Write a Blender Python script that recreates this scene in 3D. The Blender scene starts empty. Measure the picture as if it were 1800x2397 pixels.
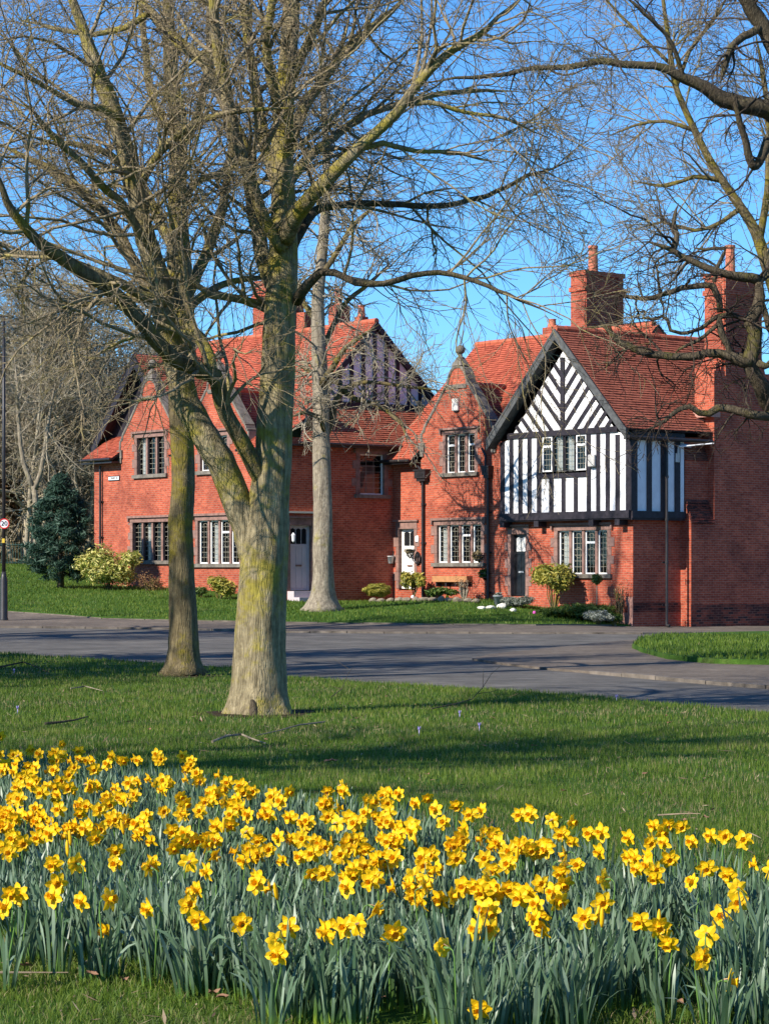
import bpy, bmesh, math, random
import numpy as np
from mathutils import Vector, Matrix, geometry
random.seed(7)
SC = bpy.context.scene
COL = SC.collection
R = math.radians
F = 5600.0; EYE = 1.6; VH = 1338.0; K = 1800.0/1661.0
SUN_AZ = R(38.6); SUN_EL = R(33)          # sun stands left and a little behind the viewer
TOSUN = Vector((-math.cos(SUN_AZ)*math.cos(SUN_EL), -math.sin(SUN_AZ)*math.cos(SUN_EL), math.sin(SUN_EL)))

# ------------------------------------------------------------------ places
def W(u, v, y): return Vector(((u-900)*y/F, y, EYE+(VH-v)*y/F))
OX, OY = 7.79, 75.0
A = Vector((-.618, .7862, 0)); B = Vector((.7862, .618, 0)); ZV = Vector((0, 0, 1))
def loc(s, t, z): return Vector((OX, OY, 0)) + A*s + B*t + ZV*z
def fr(u, v, t):
    k = (u-900)/F; s = (k*(OY+t*B.y)-OX-t*B.x)/(A.x-k*A.y); y = OY+s*A.y+t*B.y
    return s, EYE+(VH-v)*y/F
def sd(u, v, s):
    k = (u-900)/F; t = (k*(OY+s*A.y)-OX-s*A.x)/(B.x-k*B.y); y = OY+s*A.y+t*B.y
    return t, EYE+(VH-v)*y/F

CP = []
for yy in (-20, 0, 20, 40, 55):
    for xx in (-45, -8, 0, 8, 45): CP.append((xx, yy, 0))
CP += [(-45,66,.1),(-10,66,.06),(0,66,0),(8,66,-.03),(25,66,-.1),(-30,71,.25),(-9,72,.2),(-4,71,.1),(0,70.5,.07),(4,70,.03),(7,70,-.03),
 (-11,90,1.1),(-7,87,.98),(-5,84,.85),(-3.4,81.3,.6),(-1.5,83,.55),(0,84.3,.55),(1.5,81.5,.62),(3.5,79.3,.62),(5.5,77.3,.3),(7,75.8,.02),
 (7.79,74.9,-.09),(9.5,76.2,-.1),(13,79,-.12),(22,84,-.1),(-16,90,1.4),(-20,105,1.9),(-40,105,2.0),(-12,105,1.9),(0,112,1.5),(20,110,.5),
 (-40,150,2.3),(0,150,2),(40,150,1),(-12,80,.65),(-20,80,.75),(-35,85,1.2)]
_c = np.array(CP, float)
def _phi(r): return r
def _fit():
    n = len(_c); M = np.zeros((n+3, n+3))
    d = np.hypot(_c[:,0][:,None]-_c[:,0][None], _c[:,1][:,None]-_c[:,1][None])
    M[:n,:n] = _phi(np.sqrt(d*d+4.0)) + np.eye(n)*-.02
    M[:n,n] = 1; M[:n,n+1] = _c[:,0]; M[:n,n+2] = _c[:,1]; M[n,:n] = 1; M[n+1,:n] = _c[:,0]; M[n+2,:n] = _c[:,1]
    return np.linalg.solve(M, np.concatenate([_c[:,2], [0,0,0]]))
_w = _fit()
def TT(x, y):
    x = np.clip(np.asarray(x, float), -45, 45); y = np.clip(np.asarray(y, float), -20, 150)
    d = np.sqrt((x[...,None]-_c[:,0])**2+(y[...,None]-_c[:,1])**2+4.0)
    return d@_w[:-3] + _w[-3] + x*_w[-2] + y*_w[-1]
def T(x, y): return float(TT(np.array([x]), np.array([y]))[0])
def G(u, v, dz=0.0, ymin=6.0):
    """ground point seen at photo pixel u,v"""
    ys = np.arange(ymin, 112, .1); xs = (u-900)*ys/F; zs = EYE+(VH-v)*ys/F
    h = zs-(TT(xs, ys)+dz); i = np.argmax(h <= 0) if (h <= 0).any() else len(ys)-1
    return Vector((xs[i], ys[i], T(xs[i], ys[i])+dz))

# ------------------------------------------------------------------ objects
def tag(o, label=None, cat=None, group=None, kind=None):
    if label: o['label'] = label
    if cat: o['category'] = cat
    if group: o['group'] = group
    if kind: o['kind'] = kind
    return o
def empty(name, p, label, cat, group=None):
    o = bpy.data.objects.new(name, None); COL.objects.link(o); o.location = p
    o.empty_display_size = .2
    return tag(o, label, cat, group)
def link(name, me, parent=None, mat=None):
    o = bpy.data.objects.new(name, me); COL.objects.link(o)
    if parent is not None: o.parent = parent
    if mat is not None:
        for m in (mat if isinstance(mat, (list, tuple)) else [mat]): me.materials.append(m)
    return o
def rootpos(o):
    p = Vector((0,0,0))
    while o is not None: p += o.location; o = o.parent
    return p
def copy_tree(o, parent=None):
    c = o.copy(); COL.objects.link(c); c.parent = parent
    for ch in list(o.children): copy_tree(ch, c)
    return c

class MB:
    """collects world-space faces, builds one mesh with metric UVs"""
    def __init__(s): s.v = []; s.f = []; s.m = []
    def face(s, pts, m=0):
        i = len(s.v); s.v += [Vector(p) for p in pts]; s.f.append(tuple(range(i, i+len(pts)))); s.m.append(m)
    def hexa(s, b, t, m=0):
        """b,t: four bottom and four top corners, same winding"""
        i = len(s.v); s.v += [Vector(p) for p in b]+[Vector(p) for p in t]
        for f in ((3,2,1,0),(4,5,6,7),(0,1,5,4),(1,2,6,5),(2,3,7,6),(3,0,4,7)):
            s.f.append(tuple(i+k for k in f)); s.m.append(m)
    def box(s, fn, a0, a1, z0, z1, d0, d1, m=0):
        """box in wall coordinates fn(along, z, out)"""
        s.hexa([fn(a0,z0,d0),fn(a1,z0,d0),fn(a1,z0,d1),fn(a0,z0,d1)], [fn(a0,z1,d0),fn(a1,z1,d0),fn(a1,z1,d1),fn(a0,z1,d1)], m)
    def slab(s, pts, off, m=0):
        n = len(pts); i = len(s.v); s.v += [Vector(p) for p in pts]+[Vector(p)+off for p in pts]
        s.f.append(tuple(i+k for k in range(n))); s.f.append(tuple(i+n+k for k in reversed(range(n)))); s.m += [m, m]
        for k in range(n):
            j = (k+1) % n; s.f.append((i+j, i+k, i+n+k, i+n+j)); s.m.append(m)
    def tube(s, pts, rads, n=10, cap=True, m=0, lump=None):
        pts = [Vector(p) for p in pts]; base = len(s.v); ref = None
        for i, p in enumerate(pts):
            d = (pts[min(i+1, len(pts)-1)]-pts[max(i-1, 0)]).normalized()
            if ref is None:
                ref = Vector((0,0,1)) if abs(d.z) < .9 else Vector((1,0,0))
            x = (ref-d*ref.dot(d)).normalized(); y = d.cross(x); ref = x
            for k in range(n):
                a = 2*math.pi*k/n; r = rads[i]*(lump(i, a, p) if lump else 1)
                s.v.append(p+(x*math.cos(a)+y*math.sin(a))*r)
        for i in range(len(pts)-1):
            for k in range(n):
                q = base+i*n
                s.f.append((q+k, q+(k+1) % n, q+n+(k+1) % n, q+n+k)); s.m.append(m)
        if cap:
            s.f.append(tuple(base+k for k in reversed(range(n)))); s.m.append(m)
            q = base+(len(pts)-1)*n; s.f.append(tuple(q+k for k in range(n))); s.m.append(m)
    def lathe(s, c, prof, n=14, m=0):
        s.tube([Vector(c)+Vector((0,0,z)) for r, z in prof], [max(r, .001) for r, z in prof], n, True, m)
    def build(s, name, mat, parent=None, smooth=False, uv=True, recalc=True):
        o0 = rootpos(parent) if parent is not None else Vector((0,0,0))
        me = bpy.data.meshes.new(name)
        me.from_pydata([tuple(p-o0) for p in s.v], [], s.f)
        ml = mat if isinstance(mat, (list, tuple)) else [mat]
        for q in ml: me.materials.append(q)
        if len(ml) > 1: me.polygons.foreach_set('material_index', s.m)
        if recalc:
            bm = bmesh.new(); bm.from_mesh(me); bmesh.ops.recalc_face_normals(bm, faces=bm.faces); bm.to_mesh(me); bm.free()
        if uv:
            lay = me.uv_layers.new(name='UVMap')
            for p in me.polygons:
                n = p.normal
                if abs(n.z) > .97: t, b = Vector((1,0,0)), Vector((0,1,0))
                else:
                    t = ZV.cross(n).normalized(); b = n.cross(t)
                for li in p.loop_indices:
                    q = me.vertices[me.loops[li].vertex_index].co+o0
                    lay.data[li].uv = (q.dot(t), q.dot(b))
        if smooth: me.polygons.foreach_set('use_smooth', [True]*len(me.polygons))
        o = bpy.data.objects.new(name, me); COL.objects.link(o)
        if parent is not None: o.parent = parent
        return o

def np_mesh(name, V, FA, mat, parent=None, smooth=False, attr=None):
    o0 = rootpos(parent) if parent is not None else Vector((0,0,0))
    V = np.asarray(V, np.float32)-np.array(o0, np.float32)
    me = bpy.data.meshes.new(name); k = FA.shape[1]
    me.vertices.add(len(V)); me.vertices.foreach_set('co', V.ravel())
    me.loops.add(FA.size); me.loops.foreach_set('vertex_index', FA.astype(np.int32).ravel())
    me.polygons.add(len(FA)); me.polygons.foreach_set('loop_start', np.arange(0, FA.size, k, dtype=np.int32))
    if smooth: me.polygons.foreach_set('use_smooth', np.ones(len(FA), bool))
    if attr is not None:
        for an, av in attr.items():
            at = me.attributes.new(an, 'FLOAT', 'POINT'); at.data.foreach_set('value', np.asarray(av, np.float32))
    me.update(calc_edges=True); me.validate()
    return link(name, me, parent, mat)

# ------------------------------------------------------------------ materials
def mat(name, rough=.8, spec=.3):
    m = bpy.data.materials.new(name); m.use_nodes = True; nt = m.node_tree
    b = nt.nodes['Principled BSDF']; b.inputs['Roughness'].default_value = rough
    b.inputs['Specular IOR Level'].default_value = spec
    return m, nt, b
def N(nt, t, **kw):
    n = nt.nodes.new(t)
    for k, v in kw.items():
        if k in n.inputs: n.inputs[k].default_value = v
        else: setattr(n, k, v)
    return n
def noise(nt, vec, scale, detail=4, rough=.6):
    n = N(nt, 'ShaderNodeTexNoise'); n.inputs['Scale'].default_value = scale; n.inputs['Detail'].default_value = detail
    n.inputs['Roughness'].default_value = rough
    if vec is not None: nt.links.new(vec, n.inputs['Vector'])
    return n
def ramp(nt, src, stops):
    r = nt.nodes.new('ShaderNodeValToRGB'); e = r.color_ramp.elements
    while len(e) < len(stops): e.new(.5)
    for q, (p, c) in zip(e, stops):
        q.position = p; q.color = (c[0], c[1], c[2], 1) if len(c) == 3 else c
    nt.links.new(src, r.inputs['Fac']); return r
def mix(nt, fac, a, b, mode='MIX'):
    m = nt.nodes.new('ShaderNodeMix'); m.data_type = 'RGBA'; m.blend_type = mode
    for k, x in ((0, fac), (6, a), (7, b)):
        if isinstance(x, (int, float)): m.inputs[k].default_value = x
        elif isinstance(x, (tuple, list)): m.inputs[k].default_value = (*x[:3], 1)
        else: nt.links.new(x, m.inputs[k])
    return m.outputs[2]
def bump(nt, b, h, strength=.4, dist=.01):
    n = nt.nodes.new('ShaderNodeBump'); n.inputs['Strength'].default_value = strength; n.inputs['Distance'].default_value = dist
    nt.links.new(h, n.inputs['Height']); nt.links.new(n.outputs[0], b.inputs['Normal'])
def plain(name, col, rough=.7, var=.25, scale=6, spec=.3, metal=0, dist=.004):
    m, nt, b = mat(name, rough, spec); b.inputs['Metallic'].default_value = metal
    g = nt.nodes.new('ShaderNodeNewGeometry')
    n = noise(nt, g.outputs['Position'], scale, 6)
    lo = tuple(c*(1-var) for c in col); hi = tuple(min(1, c*(1+var)) for c in col)
    r = ramp(nt, n.outputs['Fac'], [(.3, lo), (.7, hi)]); nt.links.new(r.outputs[0], b.inputs['Base Color'])
    if dist:
        n2 = noise(nt, g.outputs['Position'], scale*9, 4); bump(nt, b, n2.outputs['Fac'], .4, dist)
    return m
def brick(name, c1, c2, mortar, soot=.35, bw=.225):
    m, nt, b = mat(name, .85, .2)
    uv = nt.nodes.new('ShaderNodeUVMap'); g = nt.nodes.new('ShaderNodeNewGeometry')
    t = nt.nodes.new('ShaderNodeTexBrick'); nt.links.new(uv.outputs[0], t.inputs['Vector'])
    for k, x in (('Scale', 1), ('Mortar Size', .009), ('Mortar Smooth', .3), ('Bias', 0), ('Brick Width', bw), ('Row Height', .075)): t.inputs[k].default_value = x
    t.inputs['Color1'].default_value = (*c1, 1); t.inputs['Color2'].default_value = (*c2, 1); t.inputs['Mortar'].default_value = (*mortar, 1)
    n1 = noise(nt, g.outputs['Position'], .9, 6, .65); n2 = noise(nt, g.outputs['Position'], 7, 5, .7)
    mq = nt.nodes.new('ShaderNodeMapping'); mq.inputs['Scale'].default_value = (4.44, 13.3, 1); nt.links.new(uv.outputs[0], mq.inputs['Vector']); n3 = noise(nt, mq.outputs[0], .9, 2, .8)
    r4 = ramp(nt, n3.outputs['Fac'], [(.30, (1.1,1.1,1.1)), (.55, (.92,.92,.92)), (.72, (.52,.5,.52))])
    r1 = ramp(nt, n1.outputs['Fac'], [(.35, (1,1,1)), (.72, (1-soot, 1-soot, 1-soot*.9))])
    r2 = ramp(nt, n2.outputs['Fac'], [(.3, (1.0,1.0,1.0)), (.75, (.74,.72,.72))])
    c = mix(nt, 1.0, t.outputs['Color'], r1.outputs[0], 'MULTIPLY'); c = mix(nt, 1.0, c, r2.outputs[0], 'MULTIPLY'); c = mix(nt, 1.0, c, r4.outputs[0], 'MULTIPLY')
    nt.links.new(c, b.inputs['Base Color'])
    mm = nt.nodes.new('ShaderNodeMath'); mm.operation = 'MULTIPLY_ADD'; mm.inputs[1].default_value = -1; nt.links.new(t.outputs['Fac'], mm.inputs[0]); nt.links.new(n2.outputs['Fac'], mm.inputs[2])
    bump(nt, b, mm.outputs[0], .6, .01)
    return m
def tilemat(name, c1, c2, c3):
    m, nt, b = mat(name, .8, .25)
    uv = nt.nodes.new('ShaderNodeUVMap'); g = nt.nodes.new('ShaderNodeNewGeometry')
    a = nt.nodes.new('ShaderNodeAttribute'); a.attribute_name = 'tile'
    r = ramp(nt, a.outputs['Fac'], [(0, c1), (.5, c2), (1, c3)])
    n1 = noise(nt, g.outputs['Position'], 1.3, 6, .65)
    r1 = ramp(nt, n1.outputs['Fac'], [(.38, (1,1,1)), (.75, (.68,.64,.62))])
    nt.links.new(mix(nt, 1.0, r.outputs[0], r1.outputs[0], 'MULTIPLY'), b.inputs['Base Color'])
    n2 = noise(nt, g.outputs['Position'], 60, 3); bump(nt, b, n2.outputs['Fac'], .3, .004)
    return m
def barkmat(name, dark, light, moss, mossamt=.5, vs=1.0):
    m, nt, b = mat(name, .9, .15)
    g = nt.nodes.new('ShaderNodeNewGeometry'); mp = nt.nodes.new('ShaderNodeMapping')
    mp.inputs['Scale'].default_value = (1, 1, .11); nt.links.new(g.outputs['Position'], mp.inputs['Vector'])
    v = nt.nodes.new('ShaderNodeTexVoronoi'); v.inputs['Scale'].default_value = 34*vs; v.feature = 'DISTANCE_TO_EDGE'; nt.links.new(mp.outputs[0], v.inputs['Vector'])
    n1 = noise(nt, mp.outputs[0], 22*vs, 8, .7); n2 = noise(nt, g.outputs['Position'], 2.2, 8, .72); n3 = noise(nt, g.outputs['Position'], 9, 6, .7)
    r = ramp(nt, n1.outputs['Fac'], [(.3, dark), (.68, light)])
    r2 = ramp(nt, n2.outputs['Fac'], [(.60-.2*mossamt, (0,0,0)), (.72-.2*mossamt, (1,1,1))])
    c = mix(nt, r2.outputs[0], r.outputs[0], moss)
    r3 = ramp(nt, n3.outputs['Fac'], [(.35, (.6,.58,.55)), (.65, (1.15,1.15,1.1))])
    c = mix(nt, .85, c, r3.outputs[0], 'MULTIPLY'); nt.links.new(c, b.inputs['Base Color'])
    ml = nt.nodes.new('ShaderNodeMath'); ml.operation = 'ADD'
    rr = ramp(nt, v.outputs['Distance'], [(0, (.62,.62,.62)), (.16, (1,1,1))]); nt.links.new(rr.outputs[0], ml.inputs[0]); nt.links.new(n1.outputs['Fac'], ml.inputs[1])
    bump(nt, b, ml.outputs[0], .9, .022)
    return m
def leafmat(name, stops, trans=.35, rough=.5, attr='shade', spec=.3):
    m, nt, b = mat(name, rough, spec)
    a = nt.nodes.new('ShaderNodeAttribute'); a.attribute_name = attr
    r = ramp(nt, a.outputs['Fac'], stops); nt.links.new(r.outputs[0], b.inputs['Base Color'])
    if trans:
        tr = nt.nodes.new('ShaderNodeBsdfTranslucent'); nt.links.new(r.outputs[0], tr.inputs['Color'])
        ms = nt.nodes.new('ShaderNodeMixShader'); ms.inputs[0].default_value = trans
        out = nt.nodes['Material Output']; nt.links.new(b.outputs[0], ms.inputs[1]); nt.links.new(tr.outputs[0], ms.inputs[2]); nt.links.new(ms.outputs[0], out.inputs[0])
    return m
def groundmat(name, cols, s1=.8, s2=14, s3=90, rough=.95, bumpd=.02):
    m, nt, b = mat(name, rough, .1)
    g = nt.nodes.new('ShaderNodeNewGeometry'); P = g.outputs['Position']
    n1 = noise(nt, P, s1, 6, .65); n2 = noise(nt, P, s2, 6, .7); n3 = noise(nt, P, s3, 3, .6)
    r1 = ramp(nt, n1.outputs['Fac'], [(.3, cols[0]), (.55, cols[1]), (.75, cols[2])])
    r2 = ramp(nt, n2.outputs['Fac'], [(.3, (.65,.65,.65)), (.7, (1.25,1.25,1.2))])
    r3 = ramp(nt, n3.outputs['Fac'], [(.3, (.7,.7,.7)), (.7, (1.25,1.25,1.25))])
    c = mix(nt, 1, r1.outputs[0], r2.outputs[0], 'MULTIPLY'); c = mix(nt, 1, c, r3.outputs[0], 'MULTIPLY')
    nt.links.new(c, b.inputs['Base Color']); bump(nt, b, n3.outputs['Fac'], .6, bumpd)
    return m
M = {}
M['brick'] = brick('brick_red', (.62,.140,.068), (.45,.082,.042), (.50,.25,.17), .5)
M['brick_soot'] = brick('brick_sooty', (.42,.085,.045), (.05,.025,.025), (.30,.14,.10), .75)
M['tile'] = tilemat('roof_tile', (.44,.10,.055), (.50,.125,.068), (.38,.085,.05))
M['tile_dark'] = tilemat('roof_tile_darker', (.33,.098,.056), (.37,.112,.064), (.28,.082,.05))  # darker and browner than the other roof tile
M['stone'] = plain('brown_sandstone', (.23,.135,.11), .9, .35, 5)
M['stone_dark'] = plain('grey_sandstone', (.16,.14,.115), .9, .4, 5)
M['pinkstone'] = plain('pink_sandstone', (.42,.22,.17), .9, .2, 5)
M['timber'] = plain('black_timber', (.022,.018,.024), .6, .5, 8)
M['timber_grey'] = plain('weathered_timber', (.075,.078,.078), .8, .45, 6)
M['render'] = plain('white_render', (.76,.75,.75), .8, .10, 3, .2, 0, .006)
M['white'] = plain('white_paint', (.80,.79,.76), .4, .04, 8, .5, 0, .001)
M['cream'] = plain('cream_paint', (.78,.72,.55), .5, .06, 8)
M['lilac'] = plain('lilac_grey_paint', (.50,.43,.44), .45, .05, 6, .4, 0, .001)
M['blackpaint'] = plain('black_gloss', (.012,.012,.014), .3, .3, 9, .5, 0, .001)
M['iron'] = plain('black_iron', (.02,.017,.018), .45, .4, 9, .5)
M['lead'] = plain('window_lead', (.30,.28,.22), .5, .2, 12)
M['dark'] = plain('painted_dark_interior', (.012,.012,.014), .9, .3, 2, .1, 0, 0)  # near-black colour paints in the darkness of unlit interiors
M['curtain'] = plain('net_curtain', (.55,.55,.53), .9, .1, 6)
M['pot'] = plain('terracotta', (.50,.16,.09), .8, .2, 9)
M['grass'] = groundmat('grass_ground', [(.035,.085,.012), (.06,.125,.018), (.105,.115,.04)])
M['soil'] = groundmat('soil', [(.03,.022,.014), (.05,.035,.022), (.07,.05,.03)])
M['asphalt'] = groundmat('asphalt', [(.085,.08,.074), (.14,.13,.118), (.19,.172,.152)], .6, 2.2, 130, .9, .006)
M['paving'] = groundmat('paving', [(.11,.09,.075), (.165,.135,.11), (.23,.185,.145)], .6, 6, 120, .95, .008)
M['kerb'] = plain('kerb_stone', (.15,.125,.10), .95, .5, 3)
M['zinc'] = plain('zinc', (.30,.32,.34), .5, .2, 8, .4)
M['offwhite'] = plain('plastic_offwhite', (.62,.58,.52), .5, .08, 8)
M['barkA'] = barkmat('bark_mossy', (.11,.09,.05), (.40,.33,.205), (.30,.25,.05), .62)
M['barkB'] = barkmat('bark_brown', (.07,.055,.03), (.24,.19,.105), (.21,.17,.03), .6)
M['barkC'] = barkmat('bark_pale', (.15,.12,.09), (.42,.36,.27), (.30,.26,.10), .15, .8)
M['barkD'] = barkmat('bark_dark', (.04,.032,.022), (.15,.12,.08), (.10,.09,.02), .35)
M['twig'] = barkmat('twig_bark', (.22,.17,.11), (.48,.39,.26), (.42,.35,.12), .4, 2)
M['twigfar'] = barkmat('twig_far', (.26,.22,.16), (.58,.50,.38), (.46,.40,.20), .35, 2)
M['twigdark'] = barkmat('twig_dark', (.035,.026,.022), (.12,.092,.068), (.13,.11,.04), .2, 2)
m, nt, b = mat('window_glass', .03, .5)
gl = nt.nodes.new('ShaderNodeBsdfGlossy'); gl.inputs['Roughness'].default_value = .03
tr = nt.nodes.new('ShaderNodeBsdfTransparent'); tr.inputs['Color'].default_value = (.75,.78,.78,1)
fn = nt.nodes.new('ShaderNodeFresnel'); fn.inputs['IOR'].default_value = 1.5
ms = nt.nodes.new('ShaderNodeMixShader'); ms.inputs[0].default_value = .07; nt.links.new(tr.outputs[0], ms.inputs[1]); nt.links.new(gl.outputs[0], ms.inputs[2])
nt.links.new(ms.outputs[0], nt.nodes['Material Output'].inputs[0]); M['glass'] = m
M['petal'] = plain('petal_yellow', (.93,.58,.008), .55, .10, 40, .3, 0, 0)
M['trumpet'] = plain('trumpet_yellow', (.94,.555,.008), .5, .10, 60, .3, 0, 0)
for q in ('petal', 'trumpet'):
    m = M[q]; nt = m.node_tree; b = nt.nodes['Principled BSDF']; src = b.inputs['Base Color'].links[0].from_socket
    tr = nt.nodes.new('ShaderNodeBsdfTranslucent'); nt.links.new(src, tr.inputs['Color']); ms = nt.nodes.new('ShaderNodeMixShader'); ms.inputs[0].default_value = .3
    nt.links.new(b.outputs[0], ms.inputs[1]); nt.links.new(tr.outputs[0], ms.inputs[2]); nt.links.new(ms.outputs[0], nt.nodes['Material Output'].inputs[0])
M['stem'] = plain('flower_stem', (.10,.20,.04), .5, .2, 20, .3, 0, 0)
M['spathe'] = plain('papery_spathe', (.40,.26,.14), .8, .2, 30, .2, 0, 0)
M['daffleaf'] = leafmat('daffodil_leaf', [(0, (.34,.44,.03)), (.22, (.10,.19,.035)), (.5, (.065,.12,.058)), (.8, (.13,.20,.115)), (1, (.28,.36,.25))], .2, .36)
M['blade'] = leafmat('grass_blade', [(0, (.045,.095,.010)), (.45, (.11,.18,.018)), (.8, (.185,.24,.035)), (.88, (.27,.24,.09)), (1, (.36,.29,.15))], .4, .55)
M['petalw'] = plain('crocus_petal', (.42,.34,.66), .6, .15, 40, .3, 0, 0)

# ------------------------------------------------------------------ world, sun, camera
wd = bpy.data.worlds.new('World'); SC.world = wd; wd.use_nodes = True
sk = wd.node_tree.nodes.new('ShaderNodeTexSky'); sk.sky_type = 'NISHITA'; sk.sun_disc = False
sk.sun_elevation = SUN_EL; sk.sun_rotation = math.atan2(TOSUN.x, TOSUN.y) % (2*math.pi)
sk.air_density = 1.0; sk.dust_density = .0; sk.ozone_density = 3.0
bg = wd.node_tree.nodes['Background']; bg.inputs['Strength'].default_value = .072
_t = mix(wd.node_tree, 1.0, sk.outputs[0], (.62, 1.16, 1.72), 'MULTIPLY'); wd.node_tree.links.new(_t, bg.inputs[0])
sl = bpy.data.lights.new('sun', 'SUN'); sl.energy = 5.0; sl.angle = R(.5); sl.color = (1, .93, .82)
so = bpy.data.objects.new('sun', sl); COL.objects.link(so); so.location = (-30, -20, 40)
so.rotation_euler = (-TOSUN).to_track_quat('-Z', 'Y').to_euler()
cam = bpy.data.cameras.new('camera'); co = bpy.data.objects.new('camera', cam); COL.objects.link(co); SC.camera = co
cam.sensor_fit = 'HORIZONTAL'; cam.sensor_width = 36; cam.lens = F/1800*36; cam.shift_y = (VH-1198.5)/1800
cam.clip_end = 5000; cam.clip_start = .1; co.location = (0, 0, EYE); co.rotation_euler = (R(90), 0, 0)
SC.view_settings.view_transform = 'Standard'; SC.view_settings.look = 'None'; SC.view_settings.exposure = 0.66; SC.view_settings.gamma = 1
SC.cycles.max_bounces = 6; SC.cycles.transparent_max_bounces = 12
# ================================================================== GROUND
def inpoly(x, y, poly):
    x = np.asarray(x, float); y = np.asarray(y, float); r = np.zeros(x.shape, bool); n = len(poly)
    for i in range(n):
        x1, y1 = poly[i][:2]; x2, y2 = poly[(i+1) % n][:2]
        if y1 == y2: continue
        c = ((y1 > y) != (y2 > y)) & (x < (x2-x1)*(y-y1)/(y2-y1)+x1); r ^= c
    return r
def densify(poly, step=.8):
    out = []
    for i in range(len(poly)):
        a = Vector(poly[i][:2]); b = Vector(poly[(i+1) % len(poly)][:2]); n = max(1, int((b-a).length/step))
        out += [tuple(a.lerp(b, k/n)) for k in range(n)]
    return out
def sheet(name, poly, dz, mt, step=1.0, skirt=.3, wob=0):
    pl = densify(poly, step)
    if wob: pl = [(x+random.uniform(-wob, wob), y+random.uniform(-wob, wob)) for x, y in pl]
    xs = [p[0] for p in pl]; ys = [p[1] for p in pl]
    gx, gy = np.meshgrid(np.arange(min(xs)+step*.5, max(xs), step), np.arange(min(ys)+step*.5, max(ys), step))
    gx = gx.ravel(); gy = gy.ravel(); k = inpoly(gx, gy, pl); gx, gy = gx[k], gy[k]
    P = np.array(pl); 
    if len(gx):
        d = np.full(len(gx), 9.0)
        for q in P: d = np.minimum(d, np.hypot(gx-q[0], gy-q[1]))
        gx, gy = gx[d > step*.35], gy[d > step*.35]
    vs = [Vector(p) for p in pl]+[Vector((a, b)) for a, b in zip(gx, gy)]
    n = len(pl)
    rv, re, rf, _, _, _ = geometry.delaunay_2d_cdt(vs, [(i, (i+1) % n) for i in range(n)], [], 1, 1e-5)
    xy = np.array([tuple(v) for v in rv]); z = TT(xy[:, 0], xy[:, 1])+dz
    V = [(x, y, q) for (x, y), q in zip(xy, z)]; FC = [tuple(f) for f in rf]
    if skirt:
        b0 = len(V); zz = TT(P[:, 0], P[:, 1])+dz
        V += [(p[0], p[1], q) for p, q in zip(pl, zz)]+[(p[0], p[1], q-skirt) for p, q in zip(pl, zz)]
        FC += [(b0+i, b0+(i+1) % n, b0+n+(i+1) % n, b0+n+i) for i in range(n)]
    me = bpy.data.meshes.new(name); me.from_pydata(V, [], FC); o = link(name, me, None, mt); tag(o, kind='structure')
    return o, pl
g2 = lambda u, v: tuple(G(u, v)[:2])
# soil under everything, out to the horizon
gx = np.concatenate([[-2500, -400, -120], np.arange(-60, 61, 3), [120, 400, 2500]]); gy = np.concatenate([[-1500, -300, -60], np.arange(-21, 171, 3), [260, 600, 3000]])
X, Y = np.meshgrid(gx, gy); Z = TT(X.ravel(), Y.ravel()).reshape(X.shape)-.32
nx = len(gx); idx = np.arange(len(gx)*len(gy)).reshape(len(gy), nx)
FA = np.stack([idx[:-1, :-1], idx[:-1, 1:], idx[1:, 1:], idx[1:, :-1]], -1).reshape(-1, 4)
tag(np_mesh('ground', np.stack([X.ravel(), Y.ravel(), Z.ravel()], 1), FA, M['grass']), kind='structure')
near_edge = [(-26, 66), (-16, 55)]+[g2(u, v) for u, v in ((-250,1522),(0,1529),(150,1539),(300,1548),(450,1557),(540,1564),(670,1583),(780,1592),(880,1599),(1040,1608),(1200,1617),(1400,1632),(1550,1646),(1700,1660),(1800,1669),(2000,1682))]+[(12, 19), (30, 6)]
far_kerb = [(-40, 76), (-22, 74)]+[g2(u, v) for u, v in ((-300,1420),(-100,1424),(0,1428),(120,1436),(240,1445),(340,1448),(430,1450),(640,1455),(850,1457),(1060,1459),(1250,1461),(1440,1462))]
road_far = [(-40, 70), (-22, 69)]+[g2(u, v) for u, v in ((-300,1458),(0,1462),(200,1464),(430,1466),(640,1473),(900,1475),(1200,1476),(1500,1477),(1800,1478),(2300,1480))]+[(40, 72)]
sheet('road', [(-45, 20), (-45, 74)]+[(-22, 74.5)]+[(0, 72), (10, 73), (45, 86), (45, -15)], -.10, M['asphalt'], 2.0)
LAWN, near_pl = sheet('near_lawn', near_edge+[(30, -15), (-30, -15)], .0, M['grass'], .9, .2, .03)
wall_foot = [tuple(loc(s, t, 0)[:2]) for s, t in ((-.0, .4), (-.3, 2.6), (-.3, 14), (-.3, 30))]
verge_poly = far_kerb+[tuple(loc(.0, .3, 0)[:2]), tuple(loc(6, 4, 0)[:2]), (2, 120), (-45, 120)]
sheet('verge_lawn', verge_poly, .0, M['grass'], 1.0, .25, .03)
sheet('pavement', road_far[:-2]+[(24, 72), (24, 92), tuple(loc(-.3, 14, 0)[:2]), tuple(loc(.3, .3, 0)[:2])]+far_kerb[::-1], -.045, M['paving'], 1.2, .15)
apron = [g2(u, v) for u, v in ((1105,1534),(1180,1545),(1290,1557),(1388,1564),(1543,1577),(1660,1587),(1800,1597),(2100,1612))]+[(13, 60)]+[g2(u, v) for u, v in ((1800,1484),(1600,1489),(1480,1492),(1380,1500),(1250,1514),(1150,1524))]
sheet('footway', apron, -.06, M['paving'], 1.0, .12)
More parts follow.
